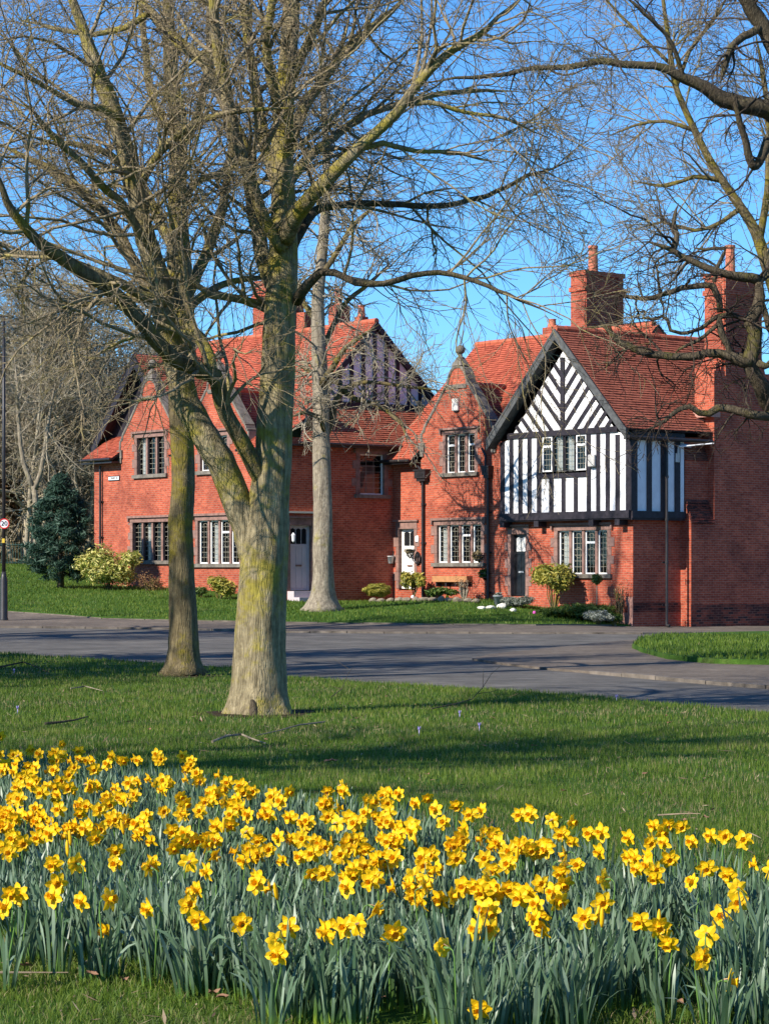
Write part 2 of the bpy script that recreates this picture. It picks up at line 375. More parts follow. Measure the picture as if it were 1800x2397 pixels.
island = [g2(u, v) for u, v in ((1481,1511),(1500,1520),(1561,1536),(1610,1542),(1662,1546),(1730,1548),(1800,1549),(2100,1552))]+[(16, 56)]+[g2(u, v) for u, v in ((1800,1480),(1661,1483),(1543,1489),(1496,1497))]
sheet('island_lawn', island, .03, M['grass'], .8, .15, .02)
def curb(name, line, dz, w, label, gap=.012, L=.9, drop=.12, hh=.0):
    """row of kerb stones"""
    mb = MB(); pts = [Vector((p[0], p[1], 0)) for p in line]
    for a, b in zip(pts[:-1], pts[1:]):
        n = max(1, int((b-a).length/L)); d = (b-a).normalized(); s = Vector((-d.y, d.x, 0))*w/2
        for k in range(n):
            p = a.lerp(b, k/n)+d*gap; q = a.lerp(b, (k+1)/n)-d*gap; j = Vector((0, 0, random.uniform(-.008, .008)))
            zp = Vector((0, 0, T(p.x, p.y)+dz)); zq = Vector((0, 0, T(q.x, q.y)+dz)); dn = Vector((0, 0, -drop))
            mb.hexa([p-s+zp+dn, q-s+zq+dn, q+s+zq+dn, p+s+zp+dn], [p-s+zp+j, q-s+zq+j, q+s+zq+j, p+s+zp+j])
    return tag(mb.build(name, M['kerb']), kind='structure')
curb('kerb', far_kerb[1:], -.012, .11, '', drop=.2)
curb('footway_kerb', apron[3:8], -.042, .13, '', drop=.2)
# road edge channel line between road and pavement
curb('channel_kerb', road_far[1:-2], -.042, .10, '', drop=.15)

# ================================================================== HOUSE BUILDERS
def frontfn(t0): return lambda a, z, d: loc(a, t0-d, z)
def sidefn(s0): return lambda a, z, d: loc(s0-d, a, z)
def wall(parent, fn, outline, holes, mt, name='wall', d=0.0):
    """flat wall with openings; outline/holes in (along, z)"""
    vs = [Vector(p) for p in outline]; ed = [(i, (i+1) % len(outline)) for i in range(len(outline))]
    for h in holes:
        b = len(vs); a0, z0, a1, z1 = h; vs += [Vector((a0, z0)), Vector((a1, z0)), Vector((a1, z1)), Vector((a0, z1))]
        ed += [(b, b+1), (b+1, b+2), (b+2, b+3), (b+3, b)]
    rv, re, rf, *_ = geometry.delaunay_2d_cdt(vs, ed, [], 1, 1e-6)
    mb = MB()
    for f in rf:
        c = sum((rv[i] for i in f), Vector((0, 0)))/len(f)
        if any(h[0] < c.x < h[2] and h[1] < c.y < h[3] for h in holes): continue
        mb.face([fn(rv[i].x, rv[i].y, d) for i in f])
    n = mb.v[1]-mb.v[0]
    return mb.build(name, mt, parent, recalc=False)
def tile_roof(parent, poly, mt=None, name='roof', gauge=.115, tw=.17, lift=.034):
    mt = mt or M['tile']; P = [Vector(p) for p in poly]
    n = (P[1]-P[0]).cross(P[2]-P[0]).normalized()
    if n.z < 0: n = -n
    h = ZV.cross(n).normalized(); v = n.cross(h)
    if v.z < 0: v = -v; h = -h
    p0 = P[0]; Q = [((p-p0).dot(h), (p-p0).dot(v)) for p in P]
    v0 = min(q[1] for q in Q); v1 = max(q[1] for q in Q); rows = []; FC = []; V = []; tv = []
    nr = int((v1-v0)/gauge)
    for j in range(nr):
        a = v0+j*gauge; b = min(a+gauge, v1); mid = (a+b)/2; xs = []
        for i in range(len(Q)):
            (x1, y1), (x2, y2) = Q[i], Q[(i+1) % len(Q)]
            if (y1 > mid) != (y2 > mid): xs.append(x1+(x2-x1)*(mid-y1)/(y2-y1))
        if len(xs) < 2: continue
        x0, x1 = min(xs), max(xs); x = x0-(tw/2 if j % 2 else 0)
        sag = .006*math.sin(j*.9)
        while x < x1-.01:
            xa = max(x, x0)+.002; xb = min(x+tw, x1)-.002; x += tw
            if xb-xa < .02: continue
            l = lift+random.uniform(-.008, .010); la = l+random.uniform(-.004, .004); u = .004
            g = p0+h*0
            def pt(xx, vv, hh): return p0+h*xx+v*vv+n*hh
            i = len(V); V += [pt(xa, a, l), pt(xb, a, la), pt(xb, b+.012, u), pt(xa, b+.012, u), pt(xa, a, l-.016), pt(xb, a, la-.016)]
            FC += [(i, i+1, i+2, i+3), (i, i+4, i+5, i+1)]; tv += [random.random()]*6
    o0 = rootpos(parent); me = bpy.data.meshes.new(name); me.from_pydata([tuple(p-o0) for p in V], [], FC); me.materials.append(mt)
    at = me.attributes.new('tile', 'FLOAT', 'POINT'); at.data.foreach_set('value', tv)
    me.uv_layers.new(name='UVMap')
    o = bpy.data.objects.new(name, me); COL.objects.link(o); o.parent = parent
    # boarding under the tiles
    mb = MB(); mb.slab(P, -n*.07); bo = mb.build('roof_boarding', M['timber'], o); bo.location = (0, 0, 0)
    return o
def ridge(parent, a, b, r=.11, name='ridge_tiles'):
    a = Vector(a); b = Vector(b); n = max(1, int((b-a).length/.42)); mb = MB(); d = (b-a).normalized()
    for k in range(n):
        p = a.lerp(b, k/n); q = a.lerp(b, (k+1)/n)-d*.01; j = random.uniform(0, .012)
        mb.tube([p+ZV*(j-.03), q+ZV*(j-.03)], [r, r*.97], 8)
    return mb.build(name, M['tile_ridge'], parent)
M['tile_ridge'] = plain('ridge_tile', (.45,.115,.06), .8, .25, 7)

def leadlight(mb, fn, a0, a1, z0, z1, d, kind=0):
    """lead strips over one light"""
    w = .011; n = 3 if a1-a0 > .25 else 2
    for i in range(1, n): x = a0+(a1-a0)*i/n; mb.box(fn, x-w/2, x+w/2, z0, z1, d, d+.006)
    m = max(2, int((z1-z0)/.17))
    for j in range(1, m): z = z0+(z1-z0)*j/m; mb.box(fn, a0, a1, z-w/2, z+w/2, d+.001, d+.007)
    c = (a0+a1)/2; rx = (a1-a0)*.36
    def ring(cz, ry, k0=0, k1=16):
        pts = [(c+rx*math.cos(2*math.pi*k/16), cz+ry*math.sin(2*math.pi*k/16)) for k in range(k0, k1+1)]
        for (xa, za), (xb, zb) in zip(pts[:-1], pts[1:]):
            mb.hexa([fn(xa, za-w/2, d+.002), fn(xb, zb-w/2, d+.002), fn(xb, zb-w/2, d+.009), fn(xa, za-w/2, d+.009)],
                    [fn(xa, za+w/2, d+.002), fn(xb, zb+w/2, d+.002), fn(xb, zb+w/2, d+.009), fn(xa, za+w/2, d+.009)])
    ring(z1-.20, .14, 0, 8)
    if kind == 1: ring((z0+z1)/2-.02, .17)
def window(parent, fn, a0, a1, z0, z1, n, pxleft=True, whites=(), opens=(), curtains=(), surround='stone', label=None, ovals=True, sill=True, hood=True, mull=.11, dep=.17):
    """mullioned window. lights counted from the left as photographed; along-axis runs right-to-left when pxleft"""
    st = M[surround]; mb = MB(); e = .17
    H_ = z1-z0
    # jambs: alternating long and short blocks
    if surround != 'timber':
        k = 0; z = z0
        while z < z1-.02:
            zz = min(z+.28+random.uniform(-.04, .05), z1); w = e+(.16 if k % 2 else 0.0)+random.uniform(-.02, .02)
            mb.box(fn, a0-w, a0, z+.004, zz-.004, -dep, .012+random.uniform(0, .008)); mb.box(fn, a1, a1+w, z+.004, zz-.004, -dep, .012+random.uniform(0, .008))
            z = zz; k += 1
        mb.box(fn, a0-e, a1+e, z1, z1+.16, -dep, .022)
        if hood:
            mb.box(fn, a0-e-.1, a1+e+.1, z1+.162, z1+.235, -.02, .10)
            mb.box(fn, a0-e-.1, a0-e-.03, z1+.02, z1+.16, -.02, .09); mb.box(fn, a1+e+.03, a1+e+.1, z1+.02, z1+.16, -.02, .09)
    else:
        mb.box(fn, a0-.06, a0, z0, z1+.05, -dep, .02); mb.box(fn, a1, a1+.06, z0, z1+.05, -dep, .02)
    lw = ((a1-a0)-mull*(n-1))/n; L = []
    for i in range(n):
        x = a0+i*(lw+mull); L.append((x, x+lw))
        if i < n-1: mb.box(fn, x+lw, x+lw+mull, z0, z1, -dep, -.035 if surround != 'timber' else -.01)
    w = mb.build('window', st, parent)
    if label: w['label'] = label
    if pxleft: L = L[::-1]
    if sill:
        s = MB(); s.box(fn, a0-e-.06, a1+e+.06, z0-.13, z0, -dep, .10); s.build('sill', M['stone_dark'] if surround != 'timber' else M['timber'], w)
    gl = MB(); ld = MB(); wf = MB(); df = MB(); cu = MB(); f = .045
    for i, (x0, x1) in enumerate(L):
        gl.face([fn(x0, z0, -dep+.03), fn(x1, z0, -dep+.03), fn(x1, z1, -dep+.03), fn(x0, z1, -dep+.03)])
        fm = MB()
        fw = f if i in whites else .025
        for q in ((x0, x0+fw, z0, z1), (x1-fw, x1, z0, z1)): fm.box(fn, *q, -dep+.032, -dep+.075)
        for q in ((x0+fw, x1-fw, z0, z0+fw), (x0+fw, x1-fw, z1-fw, z1)): fm.box(fn, *q, -dep+.032, -dep+.073)
        if i in opens: zt = z0+H_*.72; fm.box(fn, x0+fw, x1-fw, zt-.035, zt+.035, -dep+.032, -dep+.08)
        fm.build('casement', M['white'] if i in whites else M['iron'], w)
        leadlight(ld, fn, x0+fw, x1-fw, z0+fw, z1-fw, -dep+.036, 1 if ovals and H_ > 1.2 and i > 0 else 0)
        if i in curtains:
            nn = 7
            for k in range(nn):
                xa = x0+(x1-x0)*k/nn; xb = x0+(x1-x0)*(k+1)/nn; da = -dep-.06-.03*(k % 2); db = -dep-.06-.03*((k+1) % 2)
                cu.face([fn(xa, z0, da), fn(xb, z0, db), fn(xb, z1, db), fn(xa, z1, da)])
    gl.build('pane', M['glass'], w); ld.build('leading', M['lead'], w)
    if cu.v: cu.build('curtain', M['curtain'], w)
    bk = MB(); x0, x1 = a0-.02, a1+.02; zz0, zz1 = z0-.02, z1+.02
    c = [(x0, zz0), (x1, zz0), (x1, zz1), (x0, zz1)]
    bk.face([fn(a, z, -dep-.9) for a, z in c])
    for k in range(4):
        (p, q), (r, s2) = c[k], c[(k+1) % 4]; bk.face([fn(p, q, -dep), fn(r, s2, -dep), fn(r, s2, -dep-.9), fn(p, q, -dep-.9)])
    bk.build('dark_backing_box', M['dark'], w)
    return w
def hole(a0, z0, a1, z1): return (min(a0, a1), min(z0, z1), max(a0, a1), max(z0, z1))
def door(parent, fn, a0, a1, z0, z1, mt, glaze=2, step=True, label=None, dep=.16, surround=True, knobleft=False, glassmat=None):
    mb = MB(); mb.box(fn, a0, a1, z0, z1, -dep-.05, -dep)
    W_ = a1-a0; H_ = z1-z0; zs = z0+H_*.70
    for (p, q) in ((z0+.08, z0+H_*.34), (z0+H_*.40, zs-.08)):
        k = 3 if glaze == 3 else 2
        for i in range(k):
            x = a0+.08+(W_-.16)*i/k; mb.box(fn, x+.02, x+(W_-.16)/k-.02, p, q, -dep, -dep+.014)
    for x in (a0, a1-.07): mb.box(fn, x, x+.07, z0, z1, -dep, -dep+.026)
    for z in (z0, zs-.06, z1-.07): mb.box(fn, a0+.07, a1-.07, z, z+.07, -dep, -dep+.024)
    d = mb.build('door', mt, parent)
    if label: d['label'] = label
    g = MB(); k = glaze
    for i in range(k):
        x = a0+.10+(W_-.20)*i/k; xx = x+(W_-.20)/k
        pts = [(x+.02, zs+.04), (xx-.02, zs+.04), (xx-.02, z1-.14), ((x+xx)/2, z1-.09), (x+.02, z1-.14)]
        g.slab([fn(a, z, -dep+.012) for a, z in pts], fn(0, 0, .006)-fn(0, 0, 0))
    g.build('pane', glassmat or M['dark'], d)
    lb = MB(); c = (a0+a1)/2; lb.box(fn, c-.13, c+.13, z0+H_*.37, z0+H_*.37+.06, -dep+.026, -dep+.04); lb.build('letterbox', M['stone'] if mt is not M['blackpaint'] else M['zinc'], d)
    kx = a1-.06 if knobleft else a0+.06
    kn = MB(); kn.lathe(fn(kx, z0+H_*.47, -dep+.06)-ZV*.02, [(.01, 0), (.025, .01), (.025, .03), (.01, .04)]); kn.build('handle', M['iron'], d)
    if surround:
        s = MB(); z = z0; k = 0
        while z < z1-.02:
            zz = min(z+.3+random.uniform(-.05, .05), z1); w = .15+(.14 if k % 2 else 0)
            s.box(fn, a0-w, a0, z+.004, zz-.004, -dep-.05, .014+random.uniform(0, .01)); s.box(fn, a1, a1+w, z+.004, zz-.004, -dep-.05, .014+random.uniform(0, .01)); z = zz; k += 1
        s.box(fn, a0-.16, a1+.16, z1, z1+.25, -dep-.05, .02); s.box(fn, a0-.26, a1+.26, z1+.252, z1+.31, -.02, .09)
        s.build('door_surround', M['stone'], parent)
    return d
def pipe(parent, fn, a, z0, z1, r=.045, hopper=True, off=.09, big=False):
    mb = MB(); c0 = fn(a, z0, off); c1 = fn(a, z1, off)
    mb.tube([c0, c1], [r, r], 10)
    z = z0+.6
    while z < z1-.3:
        mb.tube([fn(a, z, off), fn(a, z+.08, off)], [r*1.35, r*1.35], 10); mb.box(fn, a-.10, a+.10, z+.01, z+.07, 0, .04); z += 1.35
    mb.tube([fn(a, z0, off), fn(a, z0-.02, off+.12)], [r*1.05, r*1.05], 10)
    o = mb.build('downpipe', M['iron'], parent)
    if hopper:
        h = MB(); w = .24 if not big else .42
        h.box(fn, a-w*.55, a+w*.55, z1, z1+.10, .01, .19); h.box(fn, a-w*.7, a+w*.7, z1+.10, z1+.36, .008, .235); h.box(fn, a-w*.8, a+w*.8, z1+.36, z1+.41, .006, .26)
        for k in (-1, 0, 1): h.box(fn, a+k*.11-.03, a+k*.11+.03, z1+.18, z1+.28, .235, .25)
        h.build('hopper', M['iron'], o)
    return o
def chimney(parent, s0, s1, t0, t1, z0, z1, pots=(), mt=None, band=True):
    mb = MB(); fn = lambda a, z, d: loc(a, d, z)
    mb.box(fn, s0, s1, z0, z1, t0, t1)
    if band:
        for k, e in ((.55, .05), (.0, .05)): mb.box(fn, s0-e, s1+e, z1-k-.16, z1-k, t0-e, t1+e)
        w = .18
        for a in (s0, ): mb.box(fn, s0-.045, s0, z0, z1-.16, t0+.02, t0+.22); mb.box(fn, s0-.045, s0, z0, z1-.16, t1-.32, t1-.1)
    c = mb.build('chimney', mt or M['brick'], parent)
    for (s, t, h, r) in pots:
        p = MB(); p.lathe(loc(s, t, z1), [(r*1.05, 0), (r*1.05, .06), (r, .08), (r*.86, h*.88), (r*1.0, h*.9), (r*1.0, h), (r*.7, h), (r*.7, h-.06)], 16)
        p.build('chimney_pot', M['pot'], c, smooth=False)
    return c

# ================================================================== HALF-TIMBERED HOUSE (right)
HT = empty('timber_framed_house', loc(3, 3, 0), 'brick house with a black and white half-timbered jettied gable, nearest the road', 'house')
f0 = frontfn(0); fj = frontfn(-.3); s0f = sidefn(0)
zb = -.35
door_h = hole(4.98, .78, 5.80, 2.86); lw = hole(1.16, 1.52, 3.5, 2.93)
wall(HT, f0, [(0, zb), (6.87, zb), (6.87, 6.0), (5.9, 6.0), (5.9, 3.45), (0, 3.45)], [door_h, lw], M['brick'])
sb = hole(2.3, -.4, 2.4, -.3)
wall(HT, s0f, [(0, zb), (3.2, zb), (3.2, 5.9), (0.0, 5.9)], [], M['brick'])
door(HT, f0, 5.06, 5.80, .80, 2.84, M['blackpaint'], 2, label='black front door with two small white curtained panes', glassmat=M['curtain'])
window(HT, f0, lw[0], lw[2], lw[1], lw[3], 4, True, (0, 1, 2, 3), (2,), (0,), label='ground floor window of four leaded lights with oval pattern')
# stone plinth and quoins at the foot of the front corner
q = MB(); q.box(f0, .0, 1.0, zb, .30, 0, .02); q.box(f0, .0, .22, .30, .55, 0, .018); q.box(f0, .0, .3, .55, .8, 0, .018); q.build('plinth', [M['pinkstone']], HT)
# jettied upper floor
J0, J1 = -.22, 5.95; jz0, jz1 = 3.42, 5.95; jt = -.3
def gz(a, base=8.69, c=2.9, p=1.02): return base-abs(a-c)*p
wa = [(J0+.0, jz0), (J1-.0, jz0), (J1, jz1-.1), (5.48, 6.0), (2.9, 8.72), (.42, 6.0), (J0, jz1-.1)]
uw = hole(1.74, 4.76, 3.94, 6.0)
wall(HT, fj, wa, [uw], M['render'], 'rendered_gable')
sj = sidefn(J0)
wall(HT, sj, [(jt, jz0), (2.03, jz0), (2.03, 5.95), (jt, 5.95)], [], M['render'], 'rendered_side')
window(HT, fj, 1.80, 3.88, 4.84, 5.98, 4, True, (0, 3), (0, 3), (1, 2), surround='timber', label='first floor window of four leaded lights, cream framed outer casements', ovals=False, sill=False, hood=False, mull=.07, dep=.05)
tb = MB(); ft = fj
tb.box(ft, J0, J1, 3.28, 3.52, 0, .10)                     # bottom beam
def stud(a0, a1, z0, z1, d=.035): tb.box(ft, a0, a1, z0, z1, -.02, d)
def ax(x, z=None): return fr(1130+x/4.608, 1150, jt)[0]    # photo column of the zoomed gable -> metres along the wall
tb.box(ft, .35, 5.60, 5.985, 6.17, 0, .06)                 # tie beam
for x0, x1 in ((197,238),(295,332),(390,430),(488,528),(590,634),(1128,1168),(1230,1268),(1332,1372),(1437,1480),(1550,1600)):
    a0, a1 = ax(x1), ax(x0); top = 5.985 if .3 < a0 < 5.5 else 5.90; stud(a0, a1, 3.52, top)
for x0, x1 in ((722,765),(855,895),(988,1028)): stud(ax(x1), ax(x0), 3.52, 4.63)
tb.box(ft, ax(1168), ax(590), 4.63, 4.77, -.02, .05)
tb.box(ft, 2.81, 3.0, 6.17, 8.5, -.02, .05)                # king post
def diag(a0, z0, a1, z1, w=.135, d=.032):
    p = Vector((a1-a0, z1-z0)).normalized(); n = Vector((-p.y, p.x))*w/2
    tb.hexa([ft(a0-n.x, z0-n.y, -.02), ft(a1-n.x, z1-n.y, -.02), ft(a1-n.x, z1-n.y, d), ft(a0-n.x, z0-n.y, d)], [ft(a0+n.x, z0+n.y, -.02), ft(a1+n.x, z1+n.y, -.02), ft(a1+n.x, z1+n.y, d), ft(a0+n.x, z0+n.y, d)])
for sg in (-1, 1):
    for k in range(4):
        zk = 6.26+.54*k; run = (8.70-zk)/2.04; diag(2.905+sg*.04, zk, 2.905+sg*run, zk+1.02*run)
    for k in range(1, 5):
        a = 2.905+sg*(.02+.50*k); z = 6.14; run = (8.70-1.02*abs(a-2.905)-z)/2.04
        if run > .05: diag(a, z, a+sg*run, z+1.02*run)
tb.build('timber_framing', M['timber'], HT)
ts = MB()                                                   # framing on the jetty's right side
ts.box(sj, jt, 2.03, 3.28, 3.50, 0, .08); ts.box(sj, jt, 2.03, 5.72, 5.99, 0, .05)
tz = lambda x: sd(1440+x/4.253, 1120, J0)[0]
for x0, x1 in ((150,213),(310,357),(450,500),(588,640)):
    ts.box(sj, max(jt-.03, tz(x0)), min(2.05, tz(x1)), 3.50, 5.72, -.02, .04)
ts.build('side_framing', M['timber'], HT)
us = MB(); us.box(lambda a, z, d: loc(a, d, z), J0, J1, 3.24, 3.28, jt-.05, .05)
for a in (5.85, 4.15, 1.55, .35): us.box(fj, a-.11, a+.11, 3.06, 3.28, -.30, .06)
us.box(lambda a, z, d: loc(a, d, z), J0-.04, 0, 3.22, 3.28, jt, 2.03)
us.build('jetty_brackets', M['timber'], HT)
# roof
ap, zp = 2.9, 9.42; pch = 1.02; vt = -.66
def rz(a): return zp-abs(a-ap)*pch
eR, eL = -.40, 6.25
TE = 7.4
tile_roof(HT, [loc(eR, vt, rz(eR)), loc(eR, 3.1, rz(eR)), loc(.25, 3.1, rz(.25)), loc(.25, TE, rz(.25)), loc(ap, TE, zp), loc(ap, vt, zp)], M['tile_dark'])
tile_roof(HT, [loc(eL, vt, rz(eL)), loc(ap, vt, zp), loc(ap, TE, zp), loc(eL, TE, rz(eL))], M['tile_dark'])
ridge(HT, loc(ap, vt, zp+.03), loc(ap, TE, zp+.03))
bb = MB()
for sg, e in ((1, eL+.02), (-1, eR)):
    for (dd0, dd1, top, wid) in ((vt-.03, vt+.03, -.02, .34), (vt-.045, vt-.028, .0, .10)):
        n = 10
        for k in range(n):
            a0 = ap+(e-ap)*k/n; a1 = ap+(e-ap)*(k+1)/n; w0 = w1 = wid
            bb.hexa([loc(a0, dd0, rz(a0)+top-w0), loc(a1, dd0, rz(a1)+top-w1), loc(a1, dd1, rz(a1)+top-w1), loc(a0, dd1, rz(a0)+top-w0)],
                    [loc(a0, dd0, rz(a0)+top), loc(a1, dd0, rz(a1)+top), loc(a1, dd1, rz(a1)+top), loc(a0, dd1, rz(a0)+top)])
    # soffit boards
    bb.hexa([loc(ap, vt+.03, zp-.30), loc(e, vt+.03, rz(e)-.30), loc(e, -.29, rz(e)-.30), loc(ap, -.29, zp-.30)],
            [loc(ap, vt+.03, zp-.27), loc(e, vt+.03, rz(e)-.27), loc(e, -.29, rz(e)-.27), loc(ap, -.29, zp-.27)])
bb.build('bargeboard', M['timber_grey'], HT)
ev = MB(); ev.hexa([loc(eR+.02, vt+.05, 5.72), loc(J0, vt+.05, 5.72), loc(J0, 3.1, 5.72), loc(eR+.02, 3.1, 5.72)], [loc(eR+.02, vt+.05, 5.78), loc(J0, vt+.05, 5.78), loc(J0, 3.2, 5.78), loc(eR+.02, 3.2, 5.78)]); ev.build('eaves_soffit', M['timber'], HT)
gt = MB(); gt.tube([loc(eR-.03, vt+.02, 5.80), loc(eR-.03, 3.1, 5.77)], [.055, .055], 8); gt.build('gutter', M['iron'], HT)
# chimney breast and gable wall on the right
bd = -.47; t1, t2 = 2.1, 3.14
sh = MB(); h2 = lambda a, z, d: loc(a, d, z)
cb = MB()
cb.hexa([h2(bd, zb, t1), h2(0, zb, t1), h2(0, zb, t2), h2(bd, zb, t2)], [h2(bd, 3.13, t1), h2(0, 3.13, t1), h2(0, 3.13, t2), h2(bd, 3.13, t2)])
cb.hexa([h2(bd, 3.13, t1), h2(0, 3.13, t1), h2(0, 3.13, t2), h2(bd, 3.13, t2)], [h2(-.2, 3.84, t1), h2(0, 3.84, t1), h2(0, 3.84, t2), h2(-.2, 3.84, t2)])
cb.hexa([h2(-.2, 3.84, t1), h2(0, 3.84, t1), h2(0, 3.84, t2), h2(-.2, 3.84, t2)], [h2(-.2, 5.15, t1), h2(0, 5.15, t1), h2(0, 5.15, t2), h2(-.2, 5.15, t2)])
cb.hexa([h2(-.2, 5.15, t1), h2(0, 5.15, t1), h2(0, 5.15, t2), h2(-.2, 5.15, t2)], [h2(-.01, 5.6, t1), h2(0, 5.6, t1), h2(0, 5.6, t2), h2(-.01, 5.6, t2)])
cb.box(h2, bd, .3, zb, 8.05, t2, 14); cb.box(h2, -.40, .55, 6.7, 8.3, 3.3, 5.55)
cb.build('chimney_breast', M['brick'], HT)
wt = MB()
wt.hexa([h2(bd-.02, 3.12, t1-.02), h2(-.19, 3.86, t1-.02), h2(-.19, 3.86, t2), h2(bd-.02, 3.12, t2)], [h2(bd-.03, 3.17, t1-.02), h2(-.20, 3.90, t1-.02), h2(-.20, 3.90, t2), h2(bd-.03, 3.17, t2)])
for k in range(9):
    f = k/9; a = bd+(.27)*f; z = 3.15+.72*f; wt.box(h2, a-.045, a+.02, z, z+.035, t1+.02, t2-.01)
wt.build('weathering', M['brick_soot'], HT); wt = MB()
for k in range(6):
    f = k/6; a = -.2+.19*f; z = 5.15+.45*f; wt.box(h2, a-.04, a+.02, z, z+.04, t1+.02, t2-.01)
wt.build('weathering', M['brick_soot'], HT)
kn = MB(); kn.box(h2, bd-.03, .35, 6.55, 6.72, t2-.25, t2+.25); kn.box(h2, -.02, .5, 6.2, 6.5, t2-.35, t2+.1); kn.build('kneeler', M['pinkstone'], HT)
pl = MB(); pl.box(sidefn(bd), t1-.02, 14, zb, .55, 0, .016); pl.box(s0f, .0, 2.08, .32, .62, 0, .014); pl.build('sooty_brick_courses', M['brick_soot'], HT)
chimney(HT, bd+.02, .42, 3.62, 5.38, 7.9, 11.25, ((-.02, 4.35, .95, .17),))
cc = MB(); cc.hexa([h2(-.44, 7.9, 3.4), h2(.55, 7.9, 3.4), h2(.55, 7.9, 5.6), h2(-.44, 7.9, 5.6)], [h2(-.44, 8.6, 3.62), h2(.42, 8.6, 3.62), h2(.42, 8.6, 5.38), h2(-.44, 8.6, 5.38)]); cc.build('chimney_shoulder', M['brick'], HT)
sx = fr(1336, 634, 5.0)[0]; sy = fr(1370, 634, 5.0)[0]
chimney(HT, sy, sx, 5.0, 6.85, 8.5, 12.2, ((sy+.35, 5.7, .95, .18),))
chimney(HT, sx+1.0, sx+1.5, 5.0, 5.6, 8.5, 10.35, ((sx+1.2, 5.2, .3, .15),), band=False)
pipe(HT, sj, sd(1556, 1300, J0)[0]-.03, -.1, 5.72, hopper=False, off=.12)
# rear ranges of the terrace seen over the roofs
def rp(u, v, t): s_, z_ = fr(u, v, t); return s_, z_
ra, rz0 = rp(1400, 764, 9.4); rb_, _z = rp(1528, 757, 9.4)
tile_roof(HT, [loc(ra, 7.5, 8.0), loc(rb_-1.8, 7.5, 8.0), loc(rb_, 9.4, rz0), loc(ra, 9.4, rz0)], M['tile'])
tile_roof(HT, [loc(rb_-1.8, 7.5, 8.0), loc(rb_-1.8, 11.3, 8.0), loc(rb_, 9.4, rz0)], M['tile_dark'])
bw = MB(); bw.box(h2, 0, 6.8, -.3, 5.6, 7.0, 7.3); bw.build('rear_wall', M['brick'], HT)

# ================================================================== RED BRICK HOUSE WITH DUTCH GABLE (middle)
HR = empty('dutch_gable_house', loc(9, 3, 0), 'red brick house with curved Dutch gable topped by a stone ball, white front door', 'house')
s1, s2 = 6.87, 12.09; sc = 8.57
prof = [(0, 8.60), (.16, 8.58), (.30, 8.48), (.40, 8.32), (.47, 8.12), (.50, 7.90), (.56, 7.86), (.68, 7.84), (.74, 7.70), (.90, 7.50), (1.18, 7.15), (1.42, 6.85), (1.64, 6.62), (1.74, 6.52), (1.78, 6.40), (1.94, 6.36), (1.97, 6.05)]
prof = [(0, 8.60), (.16, 8.57), (.30, 8.47), (.40, 8.32), (.46, 8.15), (.49, 7.98), (.60, 7.96), (.66, 7.86), (.87, 7.62), (1.18, 7.24), (1.42, 6.97), (1.62, 6.75), (1.74, 6.62), (1.78, 6.46), (1.90, 6.42), (1.92, 6.1)]
out = [(s1, zb), (s2, zb), (s2, 5.5), (sc+1.92, 5.5)]+[(sc+w, z) for w, z in prof[::-1]]+[(sc-w, z) for w, z in prof[1:]]+[(s1, 5.9)]
rw = hole(7.66, 4.98, 9.2, 6.3); rl = hole(7.32, 1.9, 9.66, 3.2); rd = hole(10.92, .95, 11.78, 3.12)
wall(HR, f0, out, [rw, rl, rd], M['brick'])
door(HR, f0, rd[0], rd[2]-.0, 1.0, 3.10, M['white'], 2, label='white front door with two dark panes')
window(HR, f0, rw[0], rw[2], rw[1], rw[3], 3, True, (0, 1, 2), (0, 2), (), label='upper window of three white framed leaded lights under the curved gable', ovals=False)
window(HR, f0, rl[0], rl[2], rl[1], rl[3], 4, True, (0, 1, 2, 3), (2,), (0,), label='ground floor window of four leaded lights beside the white door')
